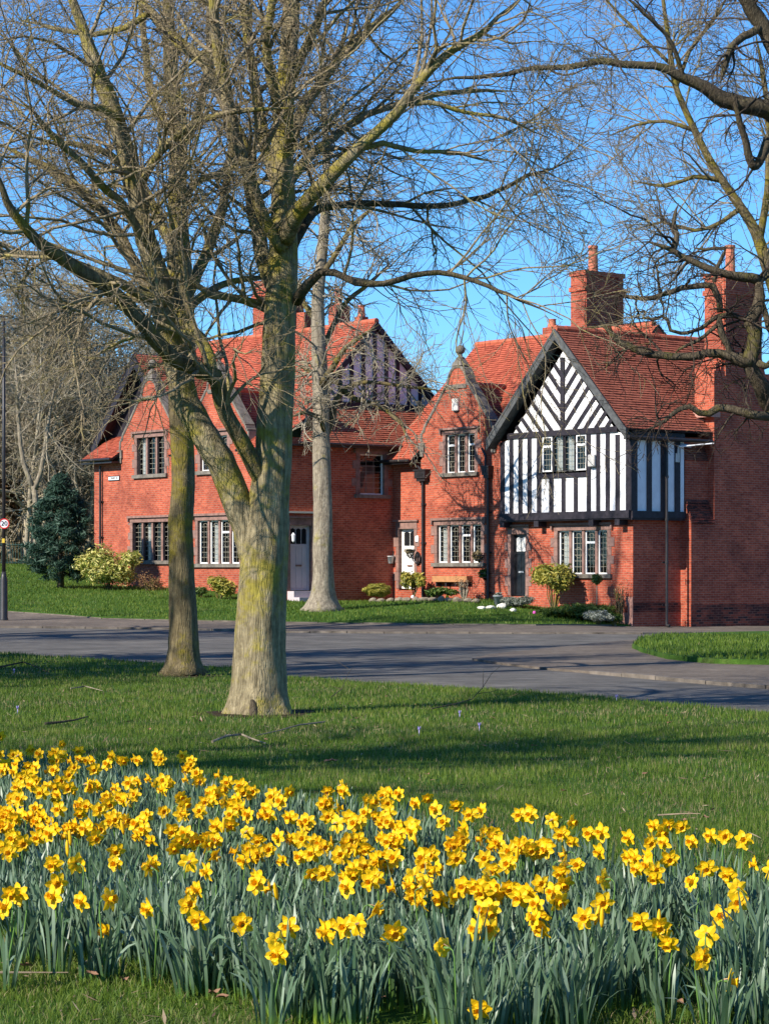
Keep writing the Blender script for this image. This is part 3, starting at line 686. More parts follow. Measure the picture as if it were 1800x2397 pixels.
def dutch(parent, sc, t0, prof, ztop, z_r, run, ball=True):
    """stone coping following the gable, ball finial, and the small cross roof behind"""
    cp = MB(); th = .075
    for sg in (-1, 1):
        P = [(sc+sg*w, z) for w, z in prof]
        for (a0, z0), (a1, z1) in zip(P[:-1], P[1:]):
            d = Vector((a1-a0, z1-z0)); n = Vector((-d.y, d.x)).normalized()*th
            if n.x*sg < -.01 or (abs(n.x) < .01 and n.y < 0): n = -n
            if abs(d.y) < .06 and n.y < 0: n = -n
            cp.hexa([loc(a0, t0-.035, z0), loc(a1, t0-.035, z1), loc(a1, t0+.36, z1), loc(a0, t0+.36, z0)],
                    [loc(a0+n.x, t0-.035, z0+n.y), loc(a1+n.x, t0-.035, z1+n.y), loc(a1+n.x, t0+.36, z1+n.y), loc(a0+n.x, t0+.36, z0+n.y)])
            w = .03; cp.hexa([loc(a0-n.x*.3, t0-.02, z0-n.y*.4), loc(a1-n.x*.3, t0-.02, z1-n.y*.3), loc(a1-n.x*.3, t0+.02, z1-n.y*.3), loc(a0-n.x*.3, t0+.02, z0-n.y*.3)],
                    [loc(a0, t0-.02, z0), loc(a1, t0-.02, z1), loc(a1, t0+.02, z1), loc(a0, t0+.02, z0)])
        a, z = P[-1]; cp.box(h2, a-.16, a+.16, z-.32, z-.02, t0-.075, t0+.38); cp.box(h2, a-.11, a+.11, z-.5, z-.32, t0-.06, t0+.3)
    cp.box(h2, sc-.50, sc+.50, prof[5][1]-.12, prof[5][1]+.02, t0-.04, t0+.02)
    c = cp.build('gable_coping', M['stone_dark'], parent)
    f = MB(); zt = prof[0][1]+th
    f.hexa([loc(sc-.26, t0-.06, zt-.03), loc(sc+.26, t0-.06, zt-.03), loc(sc+.26, t0+.34, zt-.03), loc(sc-.26, t0+.34, zt-.03)], [loc(sc-.10, t0+.03, zt+.24), loc(sc+.10, t0+.03, zt+.24), loc(sc+.10, t0+.24, zt+.24), loc(sc-.10, t0+.24, zt+.24)])
    f.lathe(loc(sc, t0+.135, zt+.2), [(.13, 0), (.13, .06), (.07, .1), (.06, .18)]+[(.16*math.sin(math.pi*k/10)+.002, .16+.16*(1-math.cos(math.pi*k/10))) for k in range(1, 10)], 16)
    f.build('ball_finial', M['stone_dark'], c, smooth=False)
    hw = 1.85; zl = z_r-hw*1.25
    for sg in (-1, 1):
        tile_roof(parent, [loc(sc, t0+.3, z_r), loc(sc, t0+run, z_r), loc(sc+sg*hw, t0+run, zl), loc(sc+sg*hw, t0+.3, zl)], M['tile_dark'])
    ridge(parent, loc(sc, t0+.3, z_r+.03), loc(sc, t0+run, z_r+.03))
dutch(HR, sc, 0, prof, 8.6, 8.0, 2.5)
def mz(t): return 5.5+(t+.4)*.98
RR = 4.05; zR = mz(RR)
for a, b, t in ((10.55, 12.3, -.45), (6.6, 10.55, .3), (2.95, 6.6, 1.2)):
    tile_roof(HR, [loc(a, t, mz(t)), loc(b, t, mz(t)), loc(b, RR, zR), loc(a, RR, zR)], M['tile'])
tile_roof(HR, [loc(2.95, RR, zR), loc(12.3, RR, zR), loc(12.3, 8.6, 5.5), loc(2.95, 8.6, 5.5)], M['tile'])
ridge(HR, loc(3.2, RR, zR+.03), loc(12.35, RR, zR+.03))
eg = MB(); eg.slab([loc(2.96, RR-.8, zR-.85), loc(2.96, RR+.8, zR-.85), loc(2.96, RR, zR-.01)], A*.05); eg.build('ridge_end', M['tile_ridge'], HR)
sf = MB(); sf.hexa([loc(10.6, -.42, 5.36), loc(12.28, -.42, 5.36), loc(12.28, 0, 5.36), loc(10.6, 0, 5.36)], [loc(10.6, -.42, 5.42), loc(12.28, -.42, 5.42), loc(12.28, 0, 5.42), loc(10.6, 0, 5.42)])
sf.tube([loc(10.6, -.47, 5.46), loc(12.3, -.47, 5.48)], [.055, .055], 8); sf.build('gutter', M['iron'], HR)
ver = MB(); ver.slab([loc(12.32, -.45, 5.42), loc(12.32, RR, zR-.06), loc(12.32, RR, zR-.24), loc(12.32, -.45, 5.25)], A*.03); ver.build('verge_board', M['timber'], HR)
wl = MB(); wl.box(h2, 12.09-.25, 12.09, zb, 5.5, 0.01, 8.2); wl.box(h2, s1, 12.05, zb, 5.5, 8.0, 8.25); wl.build('side_wall', M['brick'], HR)
pr = fr(1147, 1300, 0)[0]
pipe(HR, f0, pr, .25, fr(1147, 1112, 0)[1]-.1)
nk = MB(); nk.tube([loc(pr, -.2, 5.0), loc(pr+.05, -.15, 5.5), loc(pr+.3, -.1, 5.75)], [.045]*3, 8); nk.build('rainwater_pipe', M['iron'], HR)
p2_ = fr(994, 1300, 0)[0]
pipe(HR, f0, p2_, .6, fr(994, 1128, 0)[1]+.02, big=True)
gh = MB(); gh.tube([loc(10.75, -.4, 5.42), loc(10.62, -.15, 5.3), loc(p2_+.05, -.12, 5.15)], [.04]*3, 8); gh.build('rainwater_pipe', M['iron'], HR)

# ================================================================== LEFT HOUSE (double Dutch gables, side door)
HL = empty('corner_brick_house', loc(18, 0, 0), 'red brick corner house behind the trunks, with two curved gables and a lilac side door', 'house')
tL = -4.9; fL = frontfn(tL); e1 = 24.24; sl_ = 12.09; sLf = sidefn(sl_)
profL = [(w*1.02, z+.10) for w, z in prof]
pg = 20.35; ph = 16.0
profM = [(w*1.04, z+.06) for w, z in prof]
out = [(sl_, -.1), (e1, -.1), (e1, 6.02), (pg+1.92, 6.02)]+[(pg+w, z) for w, z in profM[::-1]]+[(pg-w, z) for w, z in profM[1:]]+[(pg-1.92, 6.02), (ph+1.92, 6.02)]+[(ph+w, z) for w, z in profM[::-1]]+[(ph-w, z) for w, z in profM[1:]]+[(ph-1.92, 6.02), (sl_, 6.02)]
a1 = hole(19.34, 5.18, 21.2, 6.55); a2 = hole(15.3, 5.18, 17.0, 6.4); b1 = hole(18.95, 2.0, 21.5, 3.42); b2 = hole(14.55, 1.88, 17.15, 3.42)
wall(HL, fL, out, [a1, a2, b1, b2], M['brick'])
window(HL, fL, a1[0], a1[2], a1[1], a1[3], 3, True, (), (), (0,), label='upper window of three dark leaded lights in the left gable', ovals=False)
window(HL, fL, a2[0], a2[2], a2[1], a2[3], 3, True, (0, 2), (0,), (), ovals=False)
window(HL, fL, b1[0], b1[2], b1[1], b1[3], 4, True, (), (), (1,), label='ground floor window of four dark framed lights behind the slim trunk')
window(HL, fL, b2[0], b2[2], b2[1], b2[3], 4, True, (0, 1, 2, 3), (2,), (1,), label='ground floor window of four white framed lights between the trunks')
dutch(HL, pg, tL, profM, 9, 8.05, 2.4); dutch(HL, ph, tL, profM, 9, 8.05, 2.4)
sdoor = hole(-4.50, .93, -3.60, 3.18); swin = hole(-1.5, 4.30, -.42, 5.72)
wall(HL, sLf, [(tL, -.1), (0.0, -.1), (0.0, 6.2), (tL, 6.2)], [sdoor, swin], M['brick'])
door(HL, sLf, -4.50, -3.60, .95, 3.18, M['lilac'], 3, label='lilac grey side door with three arched panes')
window(HL, sLf, swin[0], swin[2], swin[1], swin[3], 1, False, (0,), (), (), label='single shaded side window with a pale blind', ovals=False)
bl = MB(); bl.box(sLf, -1.4, -.62, 4.36, 5.35, -.28, -.27); bl.build('window_blind', M['stone'], HL)
stp = MB(); stp.box(sLf, -4.62, -3.5, .5, .72, 0, .7); stp.box(sLf, -4.62, -3.5, .72, .93, 0, .38); stp.build('door_step', M['lilac'], HL)
cl = MB(); cl.box(sLf, -4.85, -3.3, 3.60, 3.66, 0, .12); cl.build('door_drip_course', M['cream'], HL)
# main roof: 45 degrees above, flared below
tr_, zr_ = .12, 10.55; tb_, zb_ = -2.85, 7.50; te_, ze_ = -5.35, 5.80; sv = 13.2
for a, b in ((22.3, 24.5), (17.95, 18.4), (sv-1.0, 14.05)):
    tile_roof(HL, [loc(a, te_, ze_), loc(b, te_, ze_), loc(b, tb_, zb_), loc(a, tb_, zb_)], M['tile'])
for a, b in ((18.4, 22.3), (14.05, 17.95)):
    z_ = ze_+(tL+.3-te_)*(zb_-ze_)/(tb_-te_)
    tile_roof(HL, [loc(a, tL+.3, z_), loc(b, tL+.3, z_), loc(b, tb_, zb_), loc(a, tb_, zb_)], M['tile'])
tile_roof(HL, [loc(sv-.0, tb_, zb_), loc(24.5, tb_, zb_), loc(24.5, tr_, zr_), loc(sv-.0, tr_, zr_)], M['tile'])
tile_roof(HL, [loc(sv, tr_, zr_), loc(24.5, tr_, zr_), loc(24.5, 5.6, 5.3), loc(sv, 5.6, 5.3)], M['tile'])
ridge(HL, loc(sv, tr_, zr_+.03), loc(24.5, tr_, zr_+.03))
for a, b in ((22.3, 24.5), (sv-1.0, 14.05)):
    g = MB(); g.tube([loc(a, te_-.04, ze_), loc(b, te_-.04, ze_)], [.055, .055], 8)
    g.hexa([loc(a, te_+.02, ze_-.14), loc(b, te_+.02, ze_-.14), loc(b, tL, ze_-.14), loc(a, tL, ze_-.14)], [loc(a, te_+.02, ze_-.08), loc(b, te_+.02, ze_-.08), loc(b, tL, ze_-.08), loc(a, tL, ze_-.08)]); g.build('gutter', M['iron'], HL)
# side gable: half timber above a tile-hung lean-to slope
sg_ = sidefn(sv+.12)
gl_ = [(-3.1, 7.35), (3.1, 7.35), (tr_, 10.3)]
wall(HL, sg_, gl_, [], M['render'], 'side_gable')
tg = MB()
for k in range(-5, 6):
    a = tr_+k*.52-.09; zt = 10.3-abs(a+.09-tr_)*1.0
    if zt > 7.7: tg.box(sg_, a, a+.15, 7.55, zt, -.01, .05)
tg.box(sg_, -3.0, 3.1, 7.40, 7.62, 0, .07)
tg.build('timber_framing', M['timber'], HL)
bg_ = MB()
for sg in (-1, 1):
    te = tr_+sg*3.5
    bg_.hexa([loc(sv-.06, tr_, zr_-.28), loc(sv-.06, te, zr_-3.5*1.0-.28), loc(sv, te, zr_-3.5-.28), loc(sv, tr_, zr_-.28)], [loc(sv-.06, tr_, zr_-.01), loc(sv-.06, te, zr_-3.5-.01), loc(sv, te, zr_-3.5-.01), loc(sv, tr_, zr_-.01)])
bg_.build('bargeboard', M['timber'], HL)
zlo, zhi = 6.0, 7.45
tile_roof(HL, [loc(sl_-.35, -4.3, zlo), loc(sl_-.35, .6, zlo), loc(sv+.1, 3.0, zhi), loc(sv+.1, -3.0, zhi)], M['tile_dark'])
ga = MB(); ga.tube([loc(sl_-.38, -4.4, zlo), loc(sl_-.38, .5, zlo)], [.05, .05], 8); ga.hexa([loc(sl_-.33, -4.8, 5.9), loc(sl_-.33, .3, 5.9), loc(sl_, .3, 5.9), loc(sl_, -4.8, 5.9)], [loc(sl_-.33, -4.8, 5.96), loc(sl_-.33, .3, 5.96), loc(sl_, .3, 5.96), loc(sl_, -4.8, 5.96)]); ga.build('side_gutter', M['iron'], HL)
rb = MB(); rb.box(h2, sl_+.1, e1, -.1, 5.4, 5.2, 5.5); rb.box(h2, e1-.2, e1-.02, -.1, 5.8, tL+.02, 5.2); rb.box(h2, sl_+.02, sl_+.2, -.1, 6.0, 0.02, 5.2); rb.build('rear_wall', M['brick'], HL)
# grey timbered gable rising behind the left Dutch gable
gt_ = -4.0; ga0, gz0 = fr(339, 828, gt_); gf, gzf = fr(239, 1046, gt_); 
bz = MB(); gg = (gz0-gzf)/(gf-ga0)
for sg in (1, -1):
    for tt0, tt1, w in ((gt_-.5, gt_-.44, .36),):
        a_ = ga0+sg*(gf-ga0)
        bz.hexa([loc(ga0, tt0, gz0-w*1.4), loc(a_, tt0, gzf-w*1.4), loc(a_, tt1, gzf-w*1.4), loc(ga0, tt1, gz0-w*1.4)], [loc(ga0, tt0, gz0), loc(a_, tt0, gzf), loc(a_, tt1, gzf), loc(ga0, tt1, gz0)])
        bz.slab([loc(ga0, tt1, gz0-.3), loc(a_, tt1, gzf-.3), loc(a_, gt_, gzf-.3), loc(ga0, gt_, gz0-.3)], ZV*.03)
bz.build('grey_bargeboard', M['timber'], HL)
for sg in (1, -1):
    a_ = ga0+sg*(gf-ga0); tile_roof(HL, [loc(ga0, gt_-.5, gz0), loc(ga0, gt_+3.2, gz0), loc(a_, gt_+3.2, gzf), loc(a_, gt_-.5, gzf)], M['tile_dark'])
wall(HL, frontfn(gt_), [(gf, gzf-.1), (2*ga0-gf, gzf-.1), (ga0, gz0-.2)], [], M['timber'], 'upper_gable')
pipe(HL, fL, fr(240, 1200, tL)[0], .9, fr(240, 1090, tL)[1], hopper=False, off=.10)
c0 = fr(592, 700, .2)[0]; c1 = fr(622, 700, .2)[0]
chimney(HL, c1, c0, .2, 2.0, 9.6, 12.7, ((c1+.35, .8, .35, .16),))
c0 = fr(769, 730, .6)[0]; c1 = fr(787, 730, .6)[0]
chimney(HL, c1, c0, .6, 1.25, 9.6, 11.45, ((c1+.2, .85, .62, .15),), band=False)
c0 = fr(694, 730, .6)[0]; chimney(HL, c0-.5, c0, .6, 1.1, 9.6, 11.35, (), band=False)
c0 = fr(832, 730, .6)[0]; chimney(HL, c0-.25, c0+.05, .6, 1.0, 9.6, 10.9, ((c0-.1, .8, .42, .14),), band=False)
# ================================================================== TREES
def nrm(a): return a/np.maximum(np.linalg.norm(a, axis=-1, keepdims=True), 1e-9)
def tubes_np(P, Rr, sides=3):
    """P (n,k,3), Rr (n,k) -> verts, quads"""
    n, k, _ = P.shape
    Tn = np.empty_like(P); Tn[:, 1:-1] = P[:, 2:]-P[:, :-2]; Tn[:, 0] = P[:, 1]-P[:, 0]; Tn[:, -1] = P[:, -1]-P[:, -2]; Tn = nrm(Tn)
    ref = np.where(np.abs(Tn[:, :1, 2:3]) < .8, np.array([[[0, 0, 1.]]]), np.array([[[1., 0, 0]]]))
    X = nrm(np.cross(Tn, ref)); Yv = np.cross(Tn, X)
    a = np.arange(sides)*2*np.pi/sides
    V = P[:, :, None]+(X[:, :, None]*np.cos(a)[None, None, :, None]+Yv[:, :, None]*np.sin(a)[None, None, :, None])*Rr[:, :, None, None]
    V = V.reshape(-1, 3); base = np.arange(n*k*sides).reshape(n, k, sides)
    q = np.stack([base[:, :-1], np.roll(base[:, :-1], -1, 2), np.roll(base[:, 1:], -1, 2), base[:, 1:]], -1).reshape(-1, 4)
    return V, q
def grow(rng, pos, d, L, k, wig, grav, r0, r1):
    n = len(pos); P = np.empty((n, k, 3)); P[:, 0] = pos; d = nrm(d); st = (L/(k-1))[:, None]
    bias = nrm(rng.normal(size=(n, 3)))*wig*.5
    for i in range(1, k):
        g = grav if np.isscalar(grav) else grav[i]
        d = nrm(d+rng.normal(size=(n, 3))*wig+bias+np.array([0, 0, 1.])*g); P[:, i] = P[:, i-1]+d*st
    t = np.linspace(0, 1, k)[None]; Rr = np.asarray(r0)[:, None]*(1-t)+np.asarray(r1)[:, None]*t
    return P, Rr
def spawn(rng, P, Rr, per, t0, t1, angle, lens, rf, rmax, flat=.0, up=0.0):
    """children of polylines; per = number per parent (array or int)"""
    n, k, _ = P.shape; per = np.broadcast_to(np.asarray(per), (n,)); idx = np.repeat(np.arange(n), per); m = len(idx)
    t = t0+(t1-t0)*rng.random(m); x = t*(k-1); i = np.minimum(x.astype(int), k-2); f = (x-i)[:, None]
    pos = P[idx, i]*(1-f)+P[idx, i+1]*f; tan = nrm(P[idx, i+1]-P[idx, i])
    rnd = rng.normal(size=(m, 3)); rnd[:, 2] *= (1-flat); rnd[:, 2] += up; perp = nrm(rnd-tan*(rnd*tan).sum(1, keepdims=True))
    a = np.radians(rng.normal(angle, 14, m))[:, None]; d = tan*np.cos(a)+perp*np.sin(a)
    L = lens[0]+(lens[1]-lens[0])*rng.random(m)**1.3; L *= (1.15-.6*t)
    r = np.minimum(Rr[idx, i]*rf, rmax)
    return pos, d, L, r
def catmull(pts, step):
    P = np.array(pts, float); out = []
    Q = np.vstack([2*P[0]-P[1], P, 2*P[-1]-P[-2]])
    for i in range(1, len(Q)-2):
        p0, p1, p2, p3 = Q[i-1:i+3]; n = max(1, int(np.linalg.norm((p2-p1)[:3])/step))
        for j in range(n):
            t = j/n; out.append(.5*((2*p1)+(-p0+p2)*t+(2*p0-5*p1+4*p2-p3)*t*t+(-p0+3*p1-3*p2+p3)*t**3))
    out.append(P[-1]); return np.array(out)
def limb_mesh(name, pts, D, mt, parent, step=.11, n=14, lumpy=.10, flare=False, wob=.0):
    """pts: (x, y, width) in reduced-photo pixels + own depth offset -> a tapering limb"""
    L = []
    for q in pts:
        x, y, w = q[:3]; dd = q[3] if len(q) > 3 else 0; d = D+dd
        p = W(x*K, y*K, d); L.append((p.x, p.y, p.z, w*K*d/F/2))
    C = catmull(L, step); rs = np.random.RandomState(abs(hash(name)) % 9999 if False else len(pts)*7+int(pts[0][0]))
    if wob: 
        w = np.cumsum(rs.normal(size=(len(C), 3))*wob, 0); w -= np.linspace(0, 1, len(C))[:, None]*w[-1]; C[:, :3] += w
    if name == 'limb': C[:, 3] *= np.minimum(1, .12+.88*np.linspace(1, 0, len(C))/.22)
    C[:, 3] = np.maximum(C[:, 3], .004)
    ph = rs.random(8)*6.28; k1 = rs.random((len(C), n))
    z0 = C[0, 2]
    def lump(i, a, p):
        r = 1+lumpy*(.5*math.sin(3*a+ph[0]+i*.13)+.4*math.sin(5*a+ph[1]-i*.21)+.8*math.sin(i*.37+ph[2])*math.sin(a+ph[3]))+(k1[i][int(round(a*n/6.2832)) % n]-.5)*lumpy*.7
        if flare:
            h = p.z-z0; r *= 1+.10*math.exp(-h/.5)*(math.sin(4*a+1.2)+.4*math.sin(7*a))+.16*math.exp(-h/.16)*(1+math.sin(5*a+ph[4]))
        return r
    mb = MB(); mb.tube([Vector(c[:3]) for c in C], list(C[:, 3]), n, True, 0, lump)
    o = mb.build(name, mt, parent, smooth=True, uv=False, recalc=False)
    return o, C
def crown(rng, parent, limbs, spec, mt, name='crown', sides=3):
    """twigs: spec is list of levels (per metre or count, t0,t1,angle,(len0,len1),rf,rmax,rend,k,wig,grav,flat,up)"""
    VS = []; QS = []; off = 0; par = None
    segs = []
    for C in limbs:
        C = np.asarray(C)
        d = np.linalg.norm(np.diff(C[:, :3], axis=0), axis=1).sum()
        idx = np.linspace(0, len(C)-1, 12).astype(int); segs.append((C[idx, :3], C[idx, 3], d))
    P = np.stack([s[0] for s in segs]); Rr = np.stack([s[1] for s in segs]); Ls = np.array([s[2] for s in segs])
    for li, sp in enumerate(spec):
        per = np.maximum(1, (Ls*sp['per']).round().astype(int)) if li == 0 else sp['per']
        pos, d, L, r = spawn(rng, P, Rr, per, sp.get('t0', .1), sp.get('t1', 1), sp['ang'], sp['len'], sp['rf'], sp['rmax'], sp.get('flat', 0), sp.get('up', 0))
        r = np.maximum(r, sp['rend']*1.3)
        P, Rr = grow(rng, pos, d, L, sp['k'], sp['wig'], sp['grav'], r, np.full(len(r), sp['rend']))
        V, Q = tubes_np(P, Rr, 5 if sp['rmax'] > .02 else sides); VS.append(V); QS.append(Q+off); off += len(V)
    return np_mesh(name, np.concatenate(VS), np.concatenate(QS), mt, parent, smooth=True)

def lv(per, ang, ln, rf, rmax, rend, k, wig, grav, **kw):
    d = dict(per=per, ang=ang, len=ln, rf=rf, rmax=rmax, rend=rend, k=k, wig=wig, grav=grav); d.update(kw); return d

# ---- the big foreground tree ------------------------------------------------
DA = 26.9
TA = empty('bare_lime_tree', W(565*K, 1556*K, DA), 'nearest bare tree with a thick mossy trunk forking low on the lawn', 'tree')
LA = []
def lbA(pts, D=DA, step=.12, n=10, nm='limb', mt=None, root=None, store=None, lumpy=.10):
    o, C = limb_mesh(nm, pts, D, mt or M['barkA'], root or TA, step, n, lumpy, wob=.008); (store if store is not None else LA).append(C[int(len(C)*(.38 if C[:, 3].max() > .10 else .12)):]); return o
o, C = limb_mesh('trunk', [(563,1568,150),(562,1545,138),(562,1500,120),(562,1440,114),(563,1350,108),(568,1250,104),(573,1160,100),(580,1080,88),(590,1000,80),(594,900,76),(600,800,74),(604,700,70),(611,600,66),(613,500,60),(612,420,52),(609,330,48),(611,250,44),(620,150,40),(628,50,37),(632,-60,33),(636,-200,26),(630,-420,14)], DA, M['barkA'], TA, .08, 28, .055, True)
LA.append(C[len(C)//2:])
hb = W(548*K, 1541*K, DA-.42); mb = MB(); mb.tube([hb+Vector((.02, .0, -.12)), hb+Vector((.0, .02, .0)), hb+Vector((-.01, .05, .10)), hb+Vector((-.02, .12, .17))], [.05, .055, .04, .01], 9); mb.build('painted_root_hollow', M['barkD'], TA, True, False)  # solid dark lump paints in the shade of a hollow between the roots
lbA([(566,1300,40,.05),(560,1230,60,.02),(553,1190,70),(536,1120,66),(506,1043,62),(460,960,60),(417,885,60),(395,800,58),(378,745,57),(366,700,55,-.1),(348,610,50,-.2),(326,520,46,-.3),(306,420,42,-.4),(283,320,38,-.5),(252,230,36,-.6),(215,155,33,-.7),(185,90,30,-.7),(160,10,27,-.8),(138,-80,23,-.9),(100,-220,14,-1)], n=20, step=.09, lumpy=.07)
lbA([(578,1060,36),(552,1015,38,-.1),(528,978,36,-.2),(498,923,33,-.3),(472,866,33,-.4),(462,812,36,-.5),(425,798,36,-.6),(385,780,34,-.8),(345,748,34,-1),(305,700,34,-1.2),(265,655,33,-1.3),(225,618,32,-1.5),(175,590,31,-1.7),(125,558,28,-1.9),(75,520,24,-2.1),(30,465,20,-2.3),(5,410,18,-2.4),(-15,340,15,-2.5),(-30,220,11,-2.6)], mt=M['barkB'], n=14)
lbA([(455,812,26,-.5),(452,775,26,-.4),(430,728,24,-.3),(402,688,22,-.2),(383,640,20,0),(372,560,17,.3),(350,480,15,.5),(318,400,13,.7),(290,330,11,.9)])
lbA([(372,690,30,.2),(335,650,28,.4),(300,590,26,.6),(268,530,24,.8),(225,470,22,1),(180,425,20,1.1),(130,385,19,1.3),(80,350,17,1.4),(30,325,15,1.5),(-30,300,12,1.6)], mt=M['barkB'])
lbA([(356,655,26,-.2),(310,635,22,-.4),(250,605,22,-.6),(190,580,20,-.7),(130,555,18,-.8),(60,545,16,-1),(0,542,15,-1.1),(-60,535,12,-1.2)])
lbA([(337,560,22,-.2),(300,500,20,-.6),(262,440,18,-.9),(215,400,17,-1.2),(160,345,16,-1.4),(110,290,14,-1.6),(60,230,12,-1.8),(10,190,10,-2)])
lbA([(602,640,36,.1),(575,590,36,.3),(560,540,34,.5),(548,470,34,.6),(540,400,32,.7),(525,320,30,.8),(500,250,28,.9),(470,180,26,1),(430,120,26,1.1),(380,80,26,1.2),(330,30,24,1.3),(290,-20,22,1.4),(240,-120,14,1.5)])
lbA([(610,540,30,-.2),(575,470,28,-.3),(545,390,26,-.5),(512,310,26,-.6),(490,230,26,-.7),(475,150,24,-.8),(462,60,22,-.9),(455,-20,20,-1),(445,-140,12,-1)])
lbA([(612,440,26,.2),(588,360,26,.5),(572,290,24,.7),(560,210,24,.8),(545,130,22,.9),(532,50,20,1),(525,-40,18,1.1),(515,-160,10,1.2)])
lbA([(617,520,40,-.2),(645,460,36,-.5),(678,415,32,-.8),(718,372,30,-1),(758,328,27,-1.2),(798,288,24,-1.3),(850,238,22,-1.4),(902,170,20,-1.5),(955,120,18,-1.6),(1030,75,15,-1.7),(1100,20,12,-1.8),(1165,-40,9,-1.8)], n=12)
lbA([(620,560,26,.2),(650,500,23,.4),(682,455,20,.6),(722,440,17,.8),(790,436,15,1),(870,436,14,1.2),(940,436,13,1.4),(1010,425,12,1.6),(1075,408,10,1.8),(1140,375,9,2),(1215,352,7,2.2),(1290,330,5,2.3)], mt=M['barkD'])
lbA([(640,650,24,-.1),(668,612,22,-.3),(695,582,18,-.4),(722,582,16,-.5),(770,602,15,-.6),(830,606,14,-.7),(890,588,13,-.8),(950,584,12,-.9),(1010,600,11,-1),(1080,625,9,-1.1),(1150,655,8,-1.2),(1215,690,6,-1.3)], mt=M['barkD'])
lbA([(625,300,26,.2),(655,240,24,.5),(690,180,22,.8),(735,120,20,1.1),(790,70,17,1.3),(850,20,14,1.5),(910,-40,11,1.6)])
lbA([(618,400,24,.3),(660,350,21,.6),(715,300,19,.9),(780,255,16,1.2),(860,225,14,1.5),(950,205,12,1.8),(1050,195,9,2.1),(1150,200,6,2.3)])
lbA([(612,240,24,-.3),(590,160,22,-.6),(580,80,20,-.8),(590,0,18,-1),(605,-90,12,-1.1)])
lbA([(622,180,22,-.2),(660,110,20,-.4),(690,40,18,-.6),(715,-40,14,-.8)])
lbA([(618,720,20,.2),(590,660,22,.3),(548,655,20,.2),(505,640,17,0),(455,632,15,-.2),(420,610,13,-.3),(380,560,10,-.5)])
lbA([(300,400,18,-.4),(345,330,18,-.6),(400,280,16,-.8),(470,250,14,-1),(560,235,11,-1.2),(640,232,8,-1.4)])
lbA([(262,260,18,-.6),(215,230,16,-.8),(160,220,14,-1),(100,190,12,-1.2),(30,150,10,-1.4),(-40,120,8,-1.5)])
lbA([(320,30,16,1.3),(270,60,14,1.4),(200,70,12,1.6),(120,60,10,1.8),(40,40,8,2)])
lbA([(860,228,12,-1.4),(930,215,11,-1.4),(1010,240,9,-1.3),(1100,262,7,-1.2),(1190,300,5,-1.1)])
lbA([(760,326,13,-1.2),(830,310,12,-1.2),(900,325,10,-1.1),(990,330,8,-1),(1090,350,6,-.9)])
rA = np.random.default_rng(11)
specA = [lv(4.2, 55, (1.0, 3.1), .45, .026, .005, 10, .17, .015, flat=.35, t0=.08), lv(8, 42, (.6, 1.6), .55, .008, .0032, 8, .15, -.045, flat=.2, t0=.12), lv(6, 40, (.22, .65), .7, .004, .0024, 5, .13, -.01, t0=.15)]
crown(rA, TA, LA, specA, M['twig'])

# ---- slim tree beside it ----------------------------------------------------
DC = 36.7; LC = []
TC = empty('slim_bare_tree', W(397*K, 1455*K, DC), 'slim bare tree at the road edge left of the thick trunk', 'tree')
o, C = limb_mesh('trunk', [(397,1458,84),(396,1440,72),(396,1400,64),(397,1300,58),(393,1200,54),(388,1130,54),(394,1050,50),(394,960,50),(388,880,50),(392,800,50),(398,720,50),(397,640,46),(390,560,44),(386,480,42),(384,400,40),(386,320,38),(384,250,36),(372,180,32),(366,100,28),(362,0,24),(360,-120,18),(350,-260,10)], DC, M['barkB'], TC, .11, 20, .08, True)
LC.append(C[len(C)//2:])
for pts in ([(402,640,26),(425,590,25,.3),(448,540,24,.6),(470,480,22,.8),(488,420,20,1),(500,350,18,1.2),(505,270,15,1.4),(515,190,12,1.6)],
            [(392,560,24),(352,500,22,-.3),(318,430,20,-.6),(280,380,18,-.9),(235,340,16,-1.2),(180,320,14,-1.4),(110,310,11,-1.6),(40,320,8,-1.8)],
            [(385,330,22),(420,270,20,.3),(440,200,18,.5),(452,120,16,.7),(450,40,14,.9),(455,-60,10,1)],
            [(384,300,20),(345,250,19,.2),(320,180,17,.5),(312,100,15,.7),(300,20,12,.9),(290,-60,9,1)],
            [(400,700,20,.1),(350,660,18,.6),(290,640,16,1),(220,650,13,1.4),(140,665,10,1.8),(60,700,8,2.2)],
            [(396,680,18,.2),(440,640,17,.5),(490,610,15,.8),(550,600,12,1.1),(620,600,8,1.4)],
            [(386,430,18),(430,390,16,.5),(480,370,14,.9),(540,330,12,1.2),(600,300,9,1.4)]):
    lbA(pts, DC, .16, 9, 'limb', M['barkB'], TC, LC)
crown(np.random.default_rng(5), TC, LC, [lv(2.8, 52, (1.1, 3.0), .4, .026, .006, 8, .15, .03, flat=.3), lv(7, 42, (.6, 1.5), .5, .009, .004, 6, .14, -.01), lv(5, 40, (.25, .7), .7, .005, .003, 4, .12, 0)], M['twig'])

